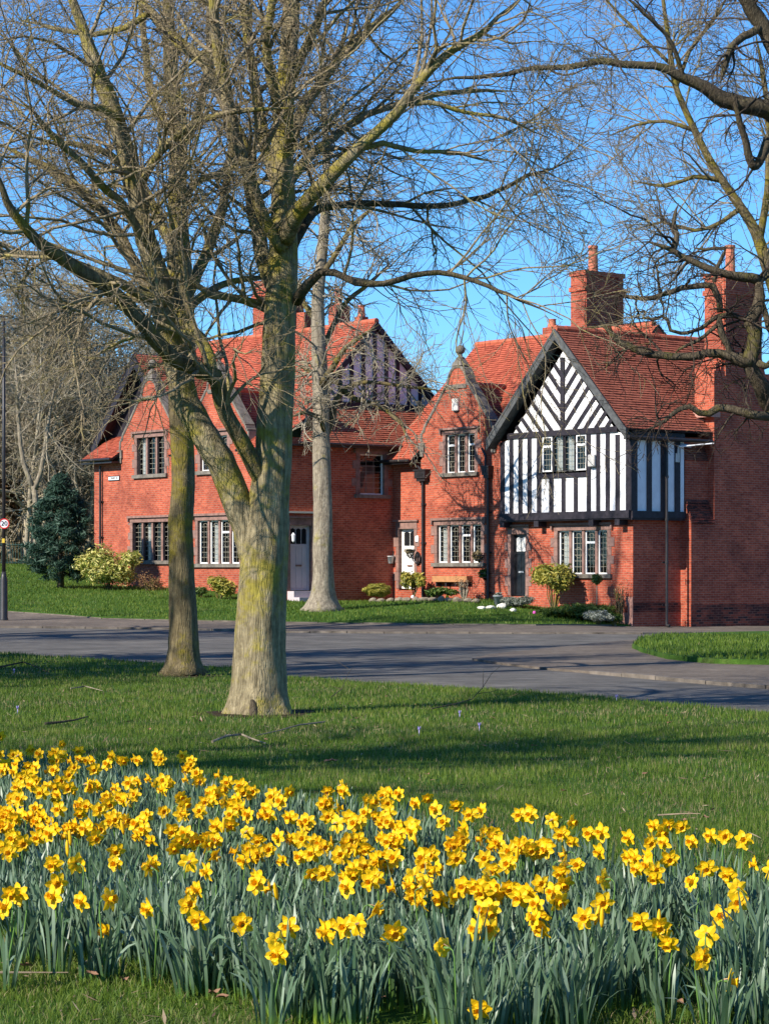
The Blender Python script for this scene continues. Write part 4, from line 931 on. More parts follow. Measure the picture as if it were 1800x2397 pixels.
# ---- pale tree on the far lawn ----------------------------------------------
DL = 76.0; LL = []
TL = empty('pale_bark_tree', W(697*K, 1316*K, DL), 'pale barked tree on the far lawn in front of the lilac door', 'tree')
o, C = limb_mesh('trunk', [(696,1322,86),(696,1310,72),(697,1290,56),(698,1250,46),(697,1180,43),(697,1100,41),(696,1020,39),(695,940,37),(693,870,36),(691,800,34),(688,720,30),(687,640,27),(694,560,24),(701,480,22),(706,400,19),(704,320,16),(700,220,12),(698,120,8)], DL, M['barkC'], TL, .2, 22, .07, True)
LL.append(C[len(C)//3:])
for pts in ([(697,960,16),(712,920,16,.2),(722,880,16,.4),(736,845,16,.6),(738,825,15,.8)],
            [(736,838,15,.7),(765,860,12,.5),(800,868,10,.2),(840,890,9,-.1),(868,915,8,-.3),(880,960,6,-.6)],
            [(738,830,12,.8),(700,815,12,1),(665,800,10,1.2),(645,790,8,1.4)],
            [(740,840,12,.7),(790,825,9,.4),(850,830,8,.1),(910,838,7,-.2),(960,845,5,-.4)],
            [(700,930,10,-.2),(690,900,10,-.6),(660,890,9,-1),(630,900,7,-1.4)],
            [(692,830,16,-.2),(720,790,14,-.4),(745,750,12,-.6),(775,730,9,-.8),(820,700,7,-1)],
            [(690,760,14),(720,700,12,.4),(750,650,11,.8),(800,610,9,1.2),(850,560,7,1.6)],
            [(688,700,13),(655,650,12,.4),(630,590,10,.8),(600,540,8,1.2)],
            [(690,600,13),(730,540,12,-.4),(770,480,10,-.8),(830,430,8,-1.2)],
            [(703,470,11),(680,400,10,.4),(650,340,8,.8)], [(704,420,11),(740,350,9,.4),(790,300,7,.8)]):
    lbA(pts, DL, .3, 8, 'limb', M['barkC'] if False else M['barkB'], TL, LL)
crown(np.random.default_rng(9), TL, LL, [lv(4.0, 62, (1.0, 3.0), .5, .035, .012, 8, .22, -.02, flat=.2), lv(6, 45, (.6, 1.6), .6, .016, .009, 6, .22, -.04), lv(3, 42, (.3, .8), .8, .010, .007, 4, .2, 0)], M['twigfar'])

# ---- gnarled tree leaning in from the right ---------------------------------
DR = 42.0; LR = []
TR = empty('gnarled_bare_tree', (8.6, 43.5, T(8.6, 43.5)), 'gnarled dark bare tree reaching in from the right edge', 'tree')
def w2(x, y, d): p = W(x*K, y*K, d); return p
bx = (8.6-0)*F/43.5/K+900/K
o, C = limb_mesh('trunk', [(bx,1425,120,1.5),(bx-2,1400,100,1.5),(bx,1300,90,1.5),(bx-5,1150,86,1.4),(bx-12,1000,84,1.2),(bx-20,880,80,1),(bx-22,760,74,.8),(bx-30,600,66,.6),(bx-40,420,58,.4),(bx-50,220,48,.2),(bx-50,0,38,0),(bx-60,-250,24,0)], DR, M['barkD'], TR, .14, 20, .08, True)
LR.append(C[len(C)//2:])
z = lambda a, b, w, d=0: ((1440+a/4.425)/K, (560+b/4.425)/K, w, d)   # points read off the enlarged right-hand crop
for pts in ([(bx-12,1000,40,1.0),z(1640,1750,38,.6),z(1500,1500,34,.2),z(1400,1250,32),z(1440,1130,30),z(1460,950,30),z(1400,860,26),z(1480,700,26),z(1500,520,24),z(1500,400,24),z(1560,280,20,.2),z(1640,100,16,.4)],
            [z(1495,420,24),z(1400,390,22),z(1280,375,20),z(1160,350,18),z(1030,310,17),z(900,260,15),z(780,210,14),z(680,165,13),z(600,110,12),z(480,70,9),z(350,20,7),z(200,30,5)],
            [z(600,110,12),z(610,40,12),z(630,-40,11),z(600,-140,10),z(620,-260,8),z(660,-380,6)],
            [z(1080,760,13),z(1065,620,13),z(1010,470,14),z(930,465,13),z(820,480,12),z(700,490,12),z(600,530,12),z(500,560,11),z(400,590,11),z(280,605,10),z(160,590,9),z(60,570,8),z(-60,590,7),z(-180,610,5)],
            [z(1020,440,9),z(1060,260,9),z(1100,150,8),z(1130,90,8),z(1020,80,8),z(930,95,7),z(820,85,6),z(800,0,5)],
            [z(1410,1280,26),z(1300,1260,24),z(1180,1210,21),z(1060,1195,20),z(950,1200,19),z(820,1230,18),z(680,1235,17),z(540,1225,17),z(400,1200,16),z(260,1160,15),z(130,1110,14),z(20,1060,13),z(-80,950,11),z(-160,860,9),z(-260,750,8),z(-400,660,6)],
            [z(1200,1240,14),z(1160,1100,14),z(1090,950,15),z(1080,800,15),z(1180,780,13),z(1300,820,12),z(1400,880,12)],
            [z(1080,790,10),z(1000,830,9),z(900,920,9),z(800,950,8),z(680,970,8),z(570,940,8),z(540,830,8),z(480,800,7),z(390,830,7),z(290,820,6),z(300,750,6),z(220,745,4),z(80,790,3)],
            [z(1060,900,9),z(980,960,8),z(880,1030,8),z(760,1080,7),z(660,1140,7),z(600,1200,6)],
            [z(1680,1810,22,.4),z(1560,1840,21,.2),z(1450,1820,20),z(1330,1790,19),z(1200,1765,18),z(1060,1755,17),z(960,1810,16),z(860,1790,14),z(760,1730,13),z(660,1760,11),z(560,1830,9),z(450,1910,8),z(330,1965,6),z(200,1985,4)],
            [z(1600,1540,18,.3),z(1480,1420,17,.2),z(1380,1280,16,.1)],
            [z(1470,1270,16),z(1560,1310,15),z(1660,1300,15)], [z(1510,640,15),z(1560,800,14),z(1600,980,14)],
            [(1700,260,60,1.0),(1661,236,44,.8),(1600,222,38,.6),(1560,212,34,.5),(1520,190,27,.4),(1470,170,22,.3),(1420,148,18,.2),(1360,141,16,.1),(1290,136,14),(1220,146,12),(1150,150,10),(1060,162,9),(980,167,7.5),(900,180,6),(820,190,5)],
            [(bx-40,300,44,.4),(1690,120,40,.2),(1640,40,34,0),(1600,-30,28,-.2),(1560,-120,20,-.4)],
            [(1640,60,18,0),(1580,100,16,-.2),(1555,180,12,-.4)], [(1661,300,22,.8),(1625,360,18,.6),(1600,280,14,.4),(1580,200,12,.3)],
            [(1480,178,12,.3),(1450,90,10,.1),(1400,30,8,-.1),(1330,-30,6,-.2)]):
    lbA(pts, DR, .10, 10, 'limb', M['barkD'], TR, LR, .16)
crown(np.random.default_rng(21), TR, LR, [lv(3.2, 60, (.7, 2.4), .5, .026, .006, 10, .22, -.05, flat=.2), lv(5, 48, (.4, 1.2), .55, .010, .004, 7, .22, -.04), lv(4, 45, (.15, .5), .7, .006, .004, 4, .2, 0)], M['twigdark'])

# ---- lighter, slender tree behind it at the right ---------------------------
DS = 50.0; LS = []; SX = (1755*K-900)*50/F
TS = empty('slender_bare_tree', (SX, 50, T(SX, 50)), 'slender pale bare tree rising past the right chimney', 'tree')
bxs = 1755
o, C = limb_mesh('trunk', [(bxs,1420,60),(bxs,1300,48),(bxs-5,1100,46),(1735,900,42),(1708,760,38),(1682,650,33),(1655,565,28),(1632,500,24),(1605,455,21),(1575,412,19),(1548,370,17),(1522,325,16),(1498,275,15),(1475,225,14),(1458,180,13),(1450,130,12),(1442,70,10),(1430,-20,8),(1420,-140,6)], DS, M['barkB'], TS, .2, 12, .06)
LS.append(C[len(C)//2:])
for pts in ([(1640,520,18),(1655,420,16),(1660,300,14),(1650,180,12),(1630,60,9)], [(1560,390,12),(1500,380,9),(1440,400,7),(1360,390,5)], [(1500,280,10),(1440,260,8),(1370,270,6),(1300,300,4)],
            [(1460,190,10),(1490,110,9),(1540,40,8),(1580,-30,6)], [(1452,140,9),(1390,80,8),(1330,20,6),(1280,-40,4)], [(1600,450,12),(1560,480,10),(1500,500,8),(1430,480,6),(1360,500,4)]):
    lbA(pts, DS, .25, 7, 'limb', M['barkB'], TS, LS)
crown(np.random.default_rng(31), TS, LS, [lv(3.6, 50, (.8, 2.8), .45, .024, .007, 8, .14, .01), lv(8, 44, (.6, 1.6), .5, .010, .005, 6, .13, -.04), lv(5, 40, (.3, .8), .7, .006, .004, 4, .1, -.02)], M['twig'])

# ---- drooping branch ends from a tree overhead on the right ------------------
def generic(rng, h, name, mtb, mtt, spread=.42, dens=1.0, stems=1, thin=1.0):
    """a whole bare tree at the origin; returns (list of polylines)"""
    mb = MB(); Ls = []
    P0 = []
    for s in range(stems):
        a = rng.random()*6.28; lean = (.12+.25*rng.random()) if stems > 1 else .04
        hh = h*(.8+.3*rng.random()) if stems > 1 else h
        n = 14; d = np.array([math.cos(a)*lean, math.sin(a)*lean, 1.]); p = np.array([math.cos(a)*.25*(stems > 1), math.sin(a)*.25*(stems > 1), -.1]); pts = []; r0 = h*.016*thin*(.55 if stems > 1 else 1)
        for i in range(n):
            t = i/(n-1); pts.append((*p, max(.012, r0*(1-t)**.8+ (r0*.5*math.exp(-i*1.2) if stems == 1 else 0))))
            d = d/np.linalg.norm(d)+rng.normal(size=3)*.06; d[2] += .03*(stems > 1); p = p+d/np.linalg.norm(d)*hh/(n-1)
        C = np.array(pts); mb.tube([Vector(c[:3]) for c in C], list(C[:, 3]), 9); Ls.append(C[3:])
        nb = int((9 if stems == 1 else 3)*dens)
        for b in range(nb):
            t = .22+.7*(b+rng.random())/nb; i = int(t*(n-1)); q = C[i, :3].copy(); a2 = b*2.4+rng.random(); L = h*spread*(1.1-t*.75); k = 8
            d = np.array([math.cos(a2), math.sin(a2), .45+.6*t]); bp = []
            for j in range(k):
                bp.append((*q, max(.010, C[i, 3]*.55*(1-j/(k-1))**.9))); d = d/np.linalg.norm(d)+rng.normal(size=3)*.14; d[2] += .06; q = q+d/np.linalg.norm(d)*L/(k-1)
            B2 = np.array(bp); mb.tube([Vector(c[:3]) for c in B2], list(B2[:, 3]), 7); Ls.append(B2)
    return mb, Ls
def proto(name, label, group, seed, h, mtb, mtt, spec, **kw):
    rng = np.random.default_rng(seed); mb, Ls = generic(rng, h, name, mtb, mtt, **kw)
    r = empty(name, (0, 0, 0), label, 'tree', group)
    mb.build('trunk', mtb, r, smooth=True, uv=False, recalc=False)
    crown(rng, r, Ls, spec, mtt)
    return r
def place(pr, used, x, y, s, rz, label=None, dz=0):
    o = pr if id(pr) not in used else copy_tree(pr); used.add(id(pr))
    o.location = (x, y, T(x, y)-.1+dz); o.scale = (s, s, s); o.rotation_euler = (0, 0, rz)
    if label: o['label'] = label
    return o
far = lambda a, b, c: [lv(a, 48, (1.2, 3.6), .5, .04, .014, 7, .14, .05), lv(b, 40, (.8, 2.2), .55, .018, .011, 6, .13, .03), lv(c, 38, (.4, 1.1), .8, .012, .009, 4, .1, .02)]
US = set()
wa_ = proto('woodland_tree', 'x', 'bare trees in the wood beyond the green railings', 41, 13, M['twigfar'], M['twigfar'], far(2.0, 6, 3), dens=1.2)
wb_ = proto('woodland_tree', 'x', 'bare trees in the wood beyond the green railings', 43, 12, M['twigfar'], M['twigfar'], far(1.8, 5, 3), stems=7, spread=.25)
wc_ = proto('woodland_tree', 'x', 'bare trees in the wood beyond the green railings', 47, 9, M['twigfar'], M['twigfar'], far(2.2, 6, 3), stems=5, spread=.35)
rw_ = random.Random(3)
spots = []
for i in range(17):
    u = rw_.uniform(-70, 330) if i > 5 else (-60, 20, 90, 150, 215, 280)[i]; y = 106+rw_.uniform(0, 42) if i > 5 else 108+rw_.uniform(0, 6)
    spots.append((u, y))
LBW = 'one of the bare trees in the wood beyond the green railings'
for i, (u, y) in enumerate(spots):
    pr = (wb_, wc_, wa_, wb_, wc_)[i % 5]; place(pr, US, (u-900)*y/F, y, rw_.uniform(.75, 1.25), rw_.uniform(0, 6.28), LBW)
for u in (520, 800, 900, 1010, 1060, 1150, 1190, 1240, 1750, 420, 650):
    y = 128+rw_.uniform(0, 18); o = place((wa_, wb_)[int(u) % 2], US, (u-900)*y/F, y, (.98 if u != 850 else 1.1)*rw_.uniform(.8, .98), rw_.uniform(0, 6.28)); o['group'] = 'bare trees showing above the house roofs'; o['label'] = 'one of the bare trees showing above the house roofs'
# tree with a forked pale trunk before the wood
DF = 100.0; LF = []
TF = empty('forked_bare_tree', W(77*K, 1225*K, DF), 'bare tree with a pale trunk forking in a Y beside the dark conifer', 'tree'); 
o, C = limb_mesh('trunk', [(78,1228,20),(78,1180,14),(78,1120,13),(76,1070,13),(72,1050,13)], DF, M['barkC'], TF, .3, 10, .05)
for pts in ([(74,1060,12),(62,1030,11),(52,1000,10),(46,960,9),(40,900,8),(38,840,6),(30,760,4)], [(74,1060,12),(88,1020,10),(94,985,9),(102,930,8),(108,890,6),(120,820,4)]):
    lbA(pts, DF, .4, 8, 'limb', M['barkC'], TF, LF)
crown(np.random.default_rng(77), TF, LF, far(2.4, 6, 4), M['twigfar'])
# bare trees added left of the view to cast shade on lawn, road and fronts
sa_ = proto('added_shade_tree', 'x', None, 61, 15, M['barkB'], M['twig'], [lv(2.6, 50, (1.4, 4.0), .5, .04, .010, 7, .15, .04), lv(6, 42, (.8, 1.8), .5, .012, .006, 5, .14, 0), lv(2, 40, (.4, .9), .7, .007, .005, 4, .1, 0)], dens=1.3, thin=1.25)
sb_ = proto('added_shade_tree', 'x', None, 67, 15, M['barkB'], M['twig'], [lv(1.7, 50, (1.4, 4.0), .6, .06, .018, 7, .15, .04), lv(2, 42, (.8, 1.8), .5, .018, .010, 5, .14, 0)], dens=2.4, thin=2.5, spread=.5)
for i, (x, y, s, rz, lb) in enumerate(((-9.8, 43, 1, 2.2, 'slender bare tree added to cast shade, just left of the view beside the road'), (-9.2, 35.5, 1, 4.0, 'second slender bare tree added to cast shade, just left of the view, nearer'), (-15.2, 58, 1, 1.9, 'tall bare tree added to cast shade, left of the view before the left house'), (-12.5, 41, .9, 5.6, 'bare tree added to cast shade left of the view, farthest along the near kerb'), (-14.5, 32, .95, 4.2, 'bare tree added to cast shade left of the view, nearest the road'), (-17, 26, 1.0, 2.9, 'bare tree added to cast shade, left of the view between the road and the near lawn'), (-12.5, 12.0, .95, .4, 'bare tree added to cast shade left of the view, nearest the daffodils'), (-22, 33, 1.0, 2.1, 'bare tree added to cast shade, left of the view beside the road'), (-29, 19, 1.05, 3.7, 'bare tree added to cast shade, well left of the view on the lawn'), (-24, 50, 1.1, 5.1, 'bare tree added to cast shade, left of the view across the road'))):
    if 'slender' in lb:
        o = place(sb_, US, x, y, s, rz, lb); o.scale = (.55, .55, .95); continue
    if lb.startswith('tall'):
        o = place(sb_, US, x, y, s, rz, lb); o.scale = (.8, .8, 1.5); continue
    o = place(sb_ if y < 45 else sa_, US, x, y, s, rz, lb)
# ================================================================== DAFFODILS
rg = np.random.default_rng(101)
UB = [-200, 0, 100, 450, 600, 800, 900, 1080, 1130, 1250, 1400, 1600, 1800, 2000]
DFAR = [17.2, 17.3, 17.7, 16.1, 14.9, 14.1, 13.8, 12.6, 12.2, 12.0, 11.3, 11.0, 10.7, 10.5]
UN = [-200, 0, 60, 200, 340, 420, 480, 620, 700, 1000, 2000]
DNEAR = [10.6, 10.45, 10.3, 9.85, 9.6, 9.15, 8.95, 8.75, 8.3, 8.1, 8.1]
def inbed(x, y, m=0.0):
    u = x/y*F+900; a = np.interp(u, UB, DFAR)-m; b = np.interp(u, UN, DNEAR)+m
    k = (y < a) & (y > b)
    gap = (u > 1490) & (u < 1640) & (y < 9.75) & (y > 8.0)
    gap |= (u > 1380) & (u < 1520) & (y < 8.55)
    gap |= (u > 860) & (u < 960) & (y < 8.45)
    gap |= (u > 1000) & (u < 1300) & (y > 9.35) & (y < 9.6)
    gap |= (u > 1560) & (u < 1760) & (y > 9.9) & (y < 10.2)
    return k & ~gap
def strap_leaves(bx, by, L, az, lean, wdt, curl, rng, seg=6, twist=.6):
    n = len(bx); bz = TT(bx, by)-.015
    P = np.empty((n, seg+1, 3)); P[:, 0] = np.stack([bx, by, bz], 1)
    th = lean*.35
    dirh = np.stack([np.cos(az), np.sin(az)], 1); T_ = np.empty((n, seg+1, 3))
    for i in range(seg+1):
        t = i/seg; a = th+(lean-th)*t*1.3+curl*t**2.2
        T_[:, i] = np.concatenate([dirh*np.sin(a)[:, None], np.cos(a)[:, None]], 1)
        if i: P[:, i] = P[:, i-1]+(T_[:, i]+T_[:, i-1])/2*(L/seg)[:, None]
    fa = az+np.pi/2+rng.normal(size=n)*.5
    side0 = np.stack([np.cos(fa), np.sin(fa), np.zeros(n)], 1)
    V = np.empty((n, seg+1, 2, 3)); t = np.linspace(0, 1, seg+1)
    wf = np.minimum(1, .75+.6*t)*np.where(t > .82, np.sqrt(np.maximum(0.02, 1-((t-.82)/.18)**2)), 1)
    tw = rng.normal(size=n)*twist
    for i in range(seg+1):
        S = nrm(side0-T_[:, i]*(side0*T_[:, i]).sum(1, keepdims=True)); Nn = np.cross(T_[:, i], S); a = tw*t[i]
        S2 = S*np.cos(a)[:, None]+Nn*np.sin(a)[:, None]
        V[:, i, 0] = P[:, i]-S2*(wdt*wf[i]/2)[:, None]; V[:, i, 1] = P[:, i]+S2*(wdt*wf[i]/2)[:, None]
    b = np.arange(n*(seg+1)*2).reshape(n, seg+1, 2)
    Q = np.stack([b[:, :-1, 0], b[:, :-1, 1], b[:, 1:, 1], b[:, 1:, 0]], -1).reshape(-1, 4)
    sh = np.clip(np.minimum(t[None, :, None]*1.15, .45)+ (rng.random(n)*.5)[:, None, None]*np.minimum(1, t*2.2)[None, :, None]+np.zeros((n, seg+1, 2)), 0, 1)
    return V.reshape(-1, 3), Q, sh.ravel()
def clumps(cx, cy, per, rng, h=.285, spread=.05, leanm=.17, w=.0112):
    n = len(cx)*per; i = np.repeat(np.arange(len(cx)), per)
    r = spread*np.sqrt(rng.random(n)); a = rng.random(n)*6.283
    bx = cx[i]+r*np.cos(a); by = cy[i]+r*np.sin(a)
    L = h*(.72+.36*rng.random(n))*np.repeat(.9+.2*rng.random(len(cx)), per)
    lean = np.abs(rng.normal(0, leanm, n))+.05+r/spread*.10
    az = a+rng.normal(0, .5, n); curl = np.where(rng.random(n) < .15, rng.random(n)*1.7, rng.normal(.08, .16, n))
    return strap_leaves(bx, by, L, az, lean, w*(.7+.6*rng.random(n)), curl, rng)
gx, gy = np.meshgrid(np.arange(-4.2, 4.2, .115), np.arange(8.0, 18, .115)); gx = gx.ravel()+rg.normal(0, .035, gx.size); gy = gy.ravel()+rg.normal(0, .035, gy.size)
k = inbed(gx, gy) & (np.abs(gx) < .178*gy+.25) & (rg.random(gx.size) < .93); cx, cy = gx[k], gy[k]
V, Q, sh = clumps(cx, cy, 16, rg)
o = np_mesh('daffodil_leaves', V, Q, M['daffleaf'], None, True, {'shade': sh})
tag(o, 'dense mass of upright blue green daffodil leaves filling the flower bed', 'leaves', kind='stuff')
# clumps standing apart at the front edge
def gp(u, v): return G(u, v)
FC_ = [(85,2255,22,.32),(215,2262,22,.32),(385,2290,26,.35),(470,2336,30,.38),(655,2385,30,.37),(745,2402,24,.34),(1060,2400,70,.42),(1395,2385,12,.33),(1535,2375,16,.33),(1600,2352,18,.31),(1660,2340,12,.29),(1765,2390,34,.45),(1840,2360,30,.44)]
for i, (u, v, n, h) in enumerate(FC_):
    p = gp(u, v); rr = np.random.default_rng(200+i)
    V, Q, sh = clumps(np.array([p.x]), np.array([p.y]), n, rr, h, .05 if n < 40 else .10, .30 if n < 40 else .42, .0135)
    lb = ['first leaf clump from the left at the front of the bed', 'second leaf clump from the left at the front of the bed', 'leaf clump above the fallen stick at the front left', 'leaf clump with yellow stem bases, front left of centre', 'leaf clump with bright yellow bases at the bottom centre left', 'small leaf clump with sideways blades at the bottom centre left',
          'widest spreading leaf clump, bottom centre of the picture', 'thin leaf clump of few blades, bottom right of centre', 'leaf clump under the yellow pair of flowers, bottom right', 'leaf clump left of the brown stone', 'low leaf clump in the grass beside the brown stone', 'tall leaf clump at the bottom right corner', 'arching leaf clump cut by the right edge'][i]
    tag(np_mesh('daffodil_leaf_clump', V, Q, M['daffleaf'], None, True, {'shade': sh}), lb, 'plant', 'leaf clumps along the front of the bed')

def flower_proto(seed, pitch, roll, name='daffodil', openness=1.0):
    """stem foot at the origin, head at height .38, looking along -Y"""
    rn = random.Random(seed); r = empty(name, (0, 0, 0), 'x', 'daffodil', 'daffodils in bloom in the foreground bed')
    H0 = .295; mb = MB(); bend = [Vector((0, 0, 0)), Vector((rn.uniform(-.008,.008), .012, H0*.5)), Vector((0, .020, H0-.03)), Vector((0, .014, H0-.004)), Vector((0, .0, H0+.004))]
    mb.tube(bend, [.0042, .0038, .0032, .0028, .0028], 6); mb.build('stem', M['stem'], r, True, False)
    q = Matrix.Translation((0, -.004, H0+.004)) @ Matrix.Rotation(R(pitch), 4, 'X') @ Matrix.Rotation(R(90), 4, 'X') @ Matrix.Rotation(roll, 4, 'Z')
    # local +Z of q looks along -Y (towards the viewer)
    mb = MB(); mb.tube([q @ Vector((0, 0, -.004)), q @ Vector((0, 0, .006)), q @ Vector((0, 0, .016)), q @ Vector((0, 0, .026))], [.003, .006, .0055, .004], 7); mb.build('ovary', M['stem'], r, True, False)
    mb = MB(); mb.slab([q @ Vector((-.004, .003, 0)), q @ Vector((.005, .004, .002)), q @ Vector((.004, .012, .026)), q @ Vector((-.001, .014, .030))], q.to_3x3() @ Vector((0, .001, 0))); mb.build('spathe', M['spathe'], r)
    mb = MB()
    for k in range(6):
        a0 = k*math.pi/3+rn.uniform(-.12, .12); Lp = .047*rn.uniform(.9, 1.08)*openness; wp = .0165*rn.uniform(.9, 1.1); back = rn.uniform(-.008, .010); tw = rn.uniform(-.35, .35); zz = .028+(.0015 if k % 2 else 0)
        rows = []
        for i in range(6):
            t = i/5; w = wp*(math.sin(math.pi*min(1, (t*.86+.10)))**.7)*(1 if t < .95 else .15); rr = .004+Lp*t; row = []
            for s in (-1, 0, 1):
                x = s*w; zc = back*t*t+.0035*(abs(s))*(1-t)+.002*math.sin(t*7+k)-.002*(s == 0); c, sn = math.cos(a0), math.sin(a0); xt = x*math.cos(tw*t); zt = x*math.sin(tw*t)
                row.append(q @ Vector((rr*c-xt*sn, rr*sn+xt*c, zz+zc+zt)))
            rows.append(row)
        for i in range(5):
            for j in range(2): mb.face([rows[i][j], rows[i][j+1], rows[i+1][j+1], rows[i+1][j]])
    mb.build('petals', M['petal'], r, True, False, recalc=False)
    mb = MB(); n = 18; prof = [(.0095, .027), (.0105, .035), (.012, .046), (.0135, .054), (.0185, .059), (.0175, .0592), (.012, .053), (.009, .036), (.002, .031)]
    ring = []
    for j, (rad, zz) in enumerate(prof):
        row = []
        for i in range(n):
            a = 2*math.pi*i/n; ruf = 1+(.13*math.cos(a*6+seed) if j in (4, 5) else .03*math.cos(a*6+seed)); row.append(q @ Vector((rad*ruf*math.cos(a), rad*ruf*math.sin(a), zz*1.0+(.0015*math.sin(a*6+seed*2) if j in (4, 5) else 0))))
        ring.append(row)
    for j in range(len(prof)-1):
        for i in range(n): mb.face([ring[j][i], ring[j][(i+1) % n], ring[j+1][(i+1) % n], ring[j+1][i]])
    t = mb.build('trumpet', M['trumpet'], r, True, False, recalc=False)
    return r
FP = [flower_proto(1, -8, .1), flower_proto(2, 4, .5), flower_proto(3, 14, .3), flower_proto(4, -2, .8), flower_proto(5, 24, .2), flower_proto(6, 8, 1.0), flower_proto(7, -16, .6, openness=.9), flower_proto(8, 36, .4, openness=.95), flower_proto(9, 18, .9, openness=1.06), flower_proto(10, 0, .25, openness=.82)]
Z = [  # flower heads: crop origin, scale, list
 (0,1700,3.691,[(5,75),(475,150),(20,235),(95,265),(350,245),(160,310),(250,310),(550,235),(670,200),(595,265),(455,290),(370,355),(480,370),(690,290),(765,300),(840,280),(1005,245),(1085,265),(1145,270),(1230,295),(1330,245),(1570,265),(1640,310),(265,395),(330,420),(150,440),(130,520),(215,500),(365,560),(530,470),(600,510),(680,500),(500,600),(570,590),(190,600),(815,520),(890,505),(1140,490),(1350,510),(1420,470),(1470,540),(1630,440),(1000,590),(1000,650),(1150,605),(150,720),(200,640),(550,710),(280,780),(350,725),(440,790),(795,680),(840,740),(60,850),(225,900),(425,880),(525,860),(820,855),(1220,820),(1255,905),(1340,960),(1500,690),(1590,600),(1540,760),(1620,740),(1480,880),(1580,970),(120,970),(210,990),(20,1025),(150,1080),(990,1050),(470,1170),(585,1150),(680,1190),(780,1160),(1035,1190),(1340,1230),(1390,1170),(1580,1180)]),
 (450,1750,3.691,[(300,230),(300,290),(180,375),(250,370),(140,455),(225,450),(20,240),(60,280),(30,440),(60,560),(340,430),(430,370),(450,320),(440,430),(390,510),(510,520),(630,530),(540,590),(640,420),(745,400),(770,480),(840,370),(310,580),(260,660),(315,650),(1145,345),(1250,330),(1320,350),(1355,370),(1115,440),(1215,520),(1150,580),(1250,665),(870,590),(1010,640),(870,760),(940,800),(1075,800),(1040,900),(960,950),(940,1050),(1355,590),(1440,600),(1520,570),(1455,470),(1560,480),(1640,400),(1640,470),(1610,560),(1455,770),(1540,830),(150,740),(230,800),(415,740),(405,920),(790,940),(1240,920),(1370,840),(1550,970),(1640,960),(1325,1045),(1305,1190),(1520,1140),(1600,1120),(180,1070),(570,1090),(550,1190),(100,1220),(740,1200),(1640,770)]),
 (900,1800,3.691,[(20,240),(95,200),(220,215),(415,230),(90,290),(60,370),(190,470),(365,330),(515,460),(285,550),(620,290),(690,380),(775,480),(870,360),(895,530),(860,560),(20,580),(90,610),(30,780),(1190,390),(1270,390),(1290,320),(1355,390),(1490,450),(1590,450),(1560,540),(1620,590),(1200,680),(1385,610),(1465,700),(1640,720),(310,740),(390,720),(330,810),(480,830),(390,850),(360,930),(240,985),(330,1030),(700,750),(825,770),(950,855),(1000,920),(690,1010),(800,990),(1100,985),(1210,960),(1180,1060),(1290,1060),(1380,990),(1450,960),(1520,1070),(1430,1100),(1500,800),(1570,840),(1650,850),(1350,1180),(1370,1240),(870,1230),(940,1200)]),
 (1350,1850,3.691,[(165,365),(235,345),(245,520),(20,640),(285,770),(240,960),(60,1090),(480,400),(700,290),(745,280),(680,350),(720,410),(630,430),(905,300),(830,450),(1030,440),(1165,380),(1250,400),(1420,430),(545,560),(620,570),(690,560),(770,570),(620,700),(700,650),(740,720),(560,680),(1180,650),(1310,700),(1580,640),(1640,690),(1000,810),(1345,935),(1440,860),(1250,1090),(570,1100),(690,1150),(820,1170),(790,1260),(1130,1240)]),
 (0,2020,2.373,[(65,150),(120,175),(25,245),(310,110),(315,190),(485,215),(590,205),(615,350),(860,255),(905,235),(1030,240),(1060,295),(1140,165),(1340,335),(1600,350),(1600,420),(1500,485)]),
 (700,2020,2.768,[(380,270),(190,400),(225,430),(290,395),(325,410),(595,420),(1025,550),(1175,430),(1235,420),(1160,920),(1255,300)]),
 (1200,2020,2.768,[(215,370),(250,395),(1235,600),(1295,620),(1365,760)])]
FL = []
for ox, oy, s, L in Z:
    for x, y in L: FL.append((ox+x/s, oy+y/s))
FL = FL[:296]
special = {(700+1160/2.768, 2020+920/2.768): ('low drooping daffodil near the ground at the bottom centre', .16), (1200+1365/2.768, 2020+760/2.768): ('lone low daffodil beside the brown stone at bottom right', .24),
           (0+615/2.373, 2020+350/2.373): ('lowest daffodil at the left front, pointing down to the stick', .22), (700+1025/2.768, 2020+550/2.768): ('single daffodil above the widest leaf clump', .34),
           (700+380/2.768, 2020+270/2.768): ('daffodil seen from the side with trumpet facing right', .32), (450+100/3.691, 1750+1220/3.691): ('large wide open daffodil at the left of the front rows', .33),
           (0+475/3.691, 1700+150/3.691): ('topmost six pointed daffodil of the back row', .33), (0+5/3.691, 1700+75/3.691): ('single daffodil standing apart at the left edge', .33)}
FB = []; rf_ = random.Random(12); usedf = set()
for i, (u, v) in enumerate(FL):
    lab = 'yellow trumpet daffodil in bloom among the crowded flowers of the bed'; h = .285+rf_.uniform(0, .045)
    for (a, b), (t_, hh) in special.items():
        if abs(a-u) < .01 and abs(b-v) < .01: lab, h = t_, hh
    y = (EYE-h)*F/(v-VH); x = (u-900)*y/F; pr = FP[rf_.randrange(10)]
    o = pr if id(pr) not in usedf else copy_tree(pr); usedf.add(id(pr))
    s = rf_.uniform(.86, 1.02)
    o.scale = (s,)*3
    o.location = (x, y, T(x, y)+h-.30*s); FB.append((x, y))
    yaw = rf_.gauss(-24, 34) if rf_.random() > .12 else rf_.uniform(-180, 180)
    if 'side' in lab: yaw = 70
    o.rotation_euler = (rf_.gauss(0, .06), rf_.gauss(0, .08), R(yaw)); o['label'] = lab

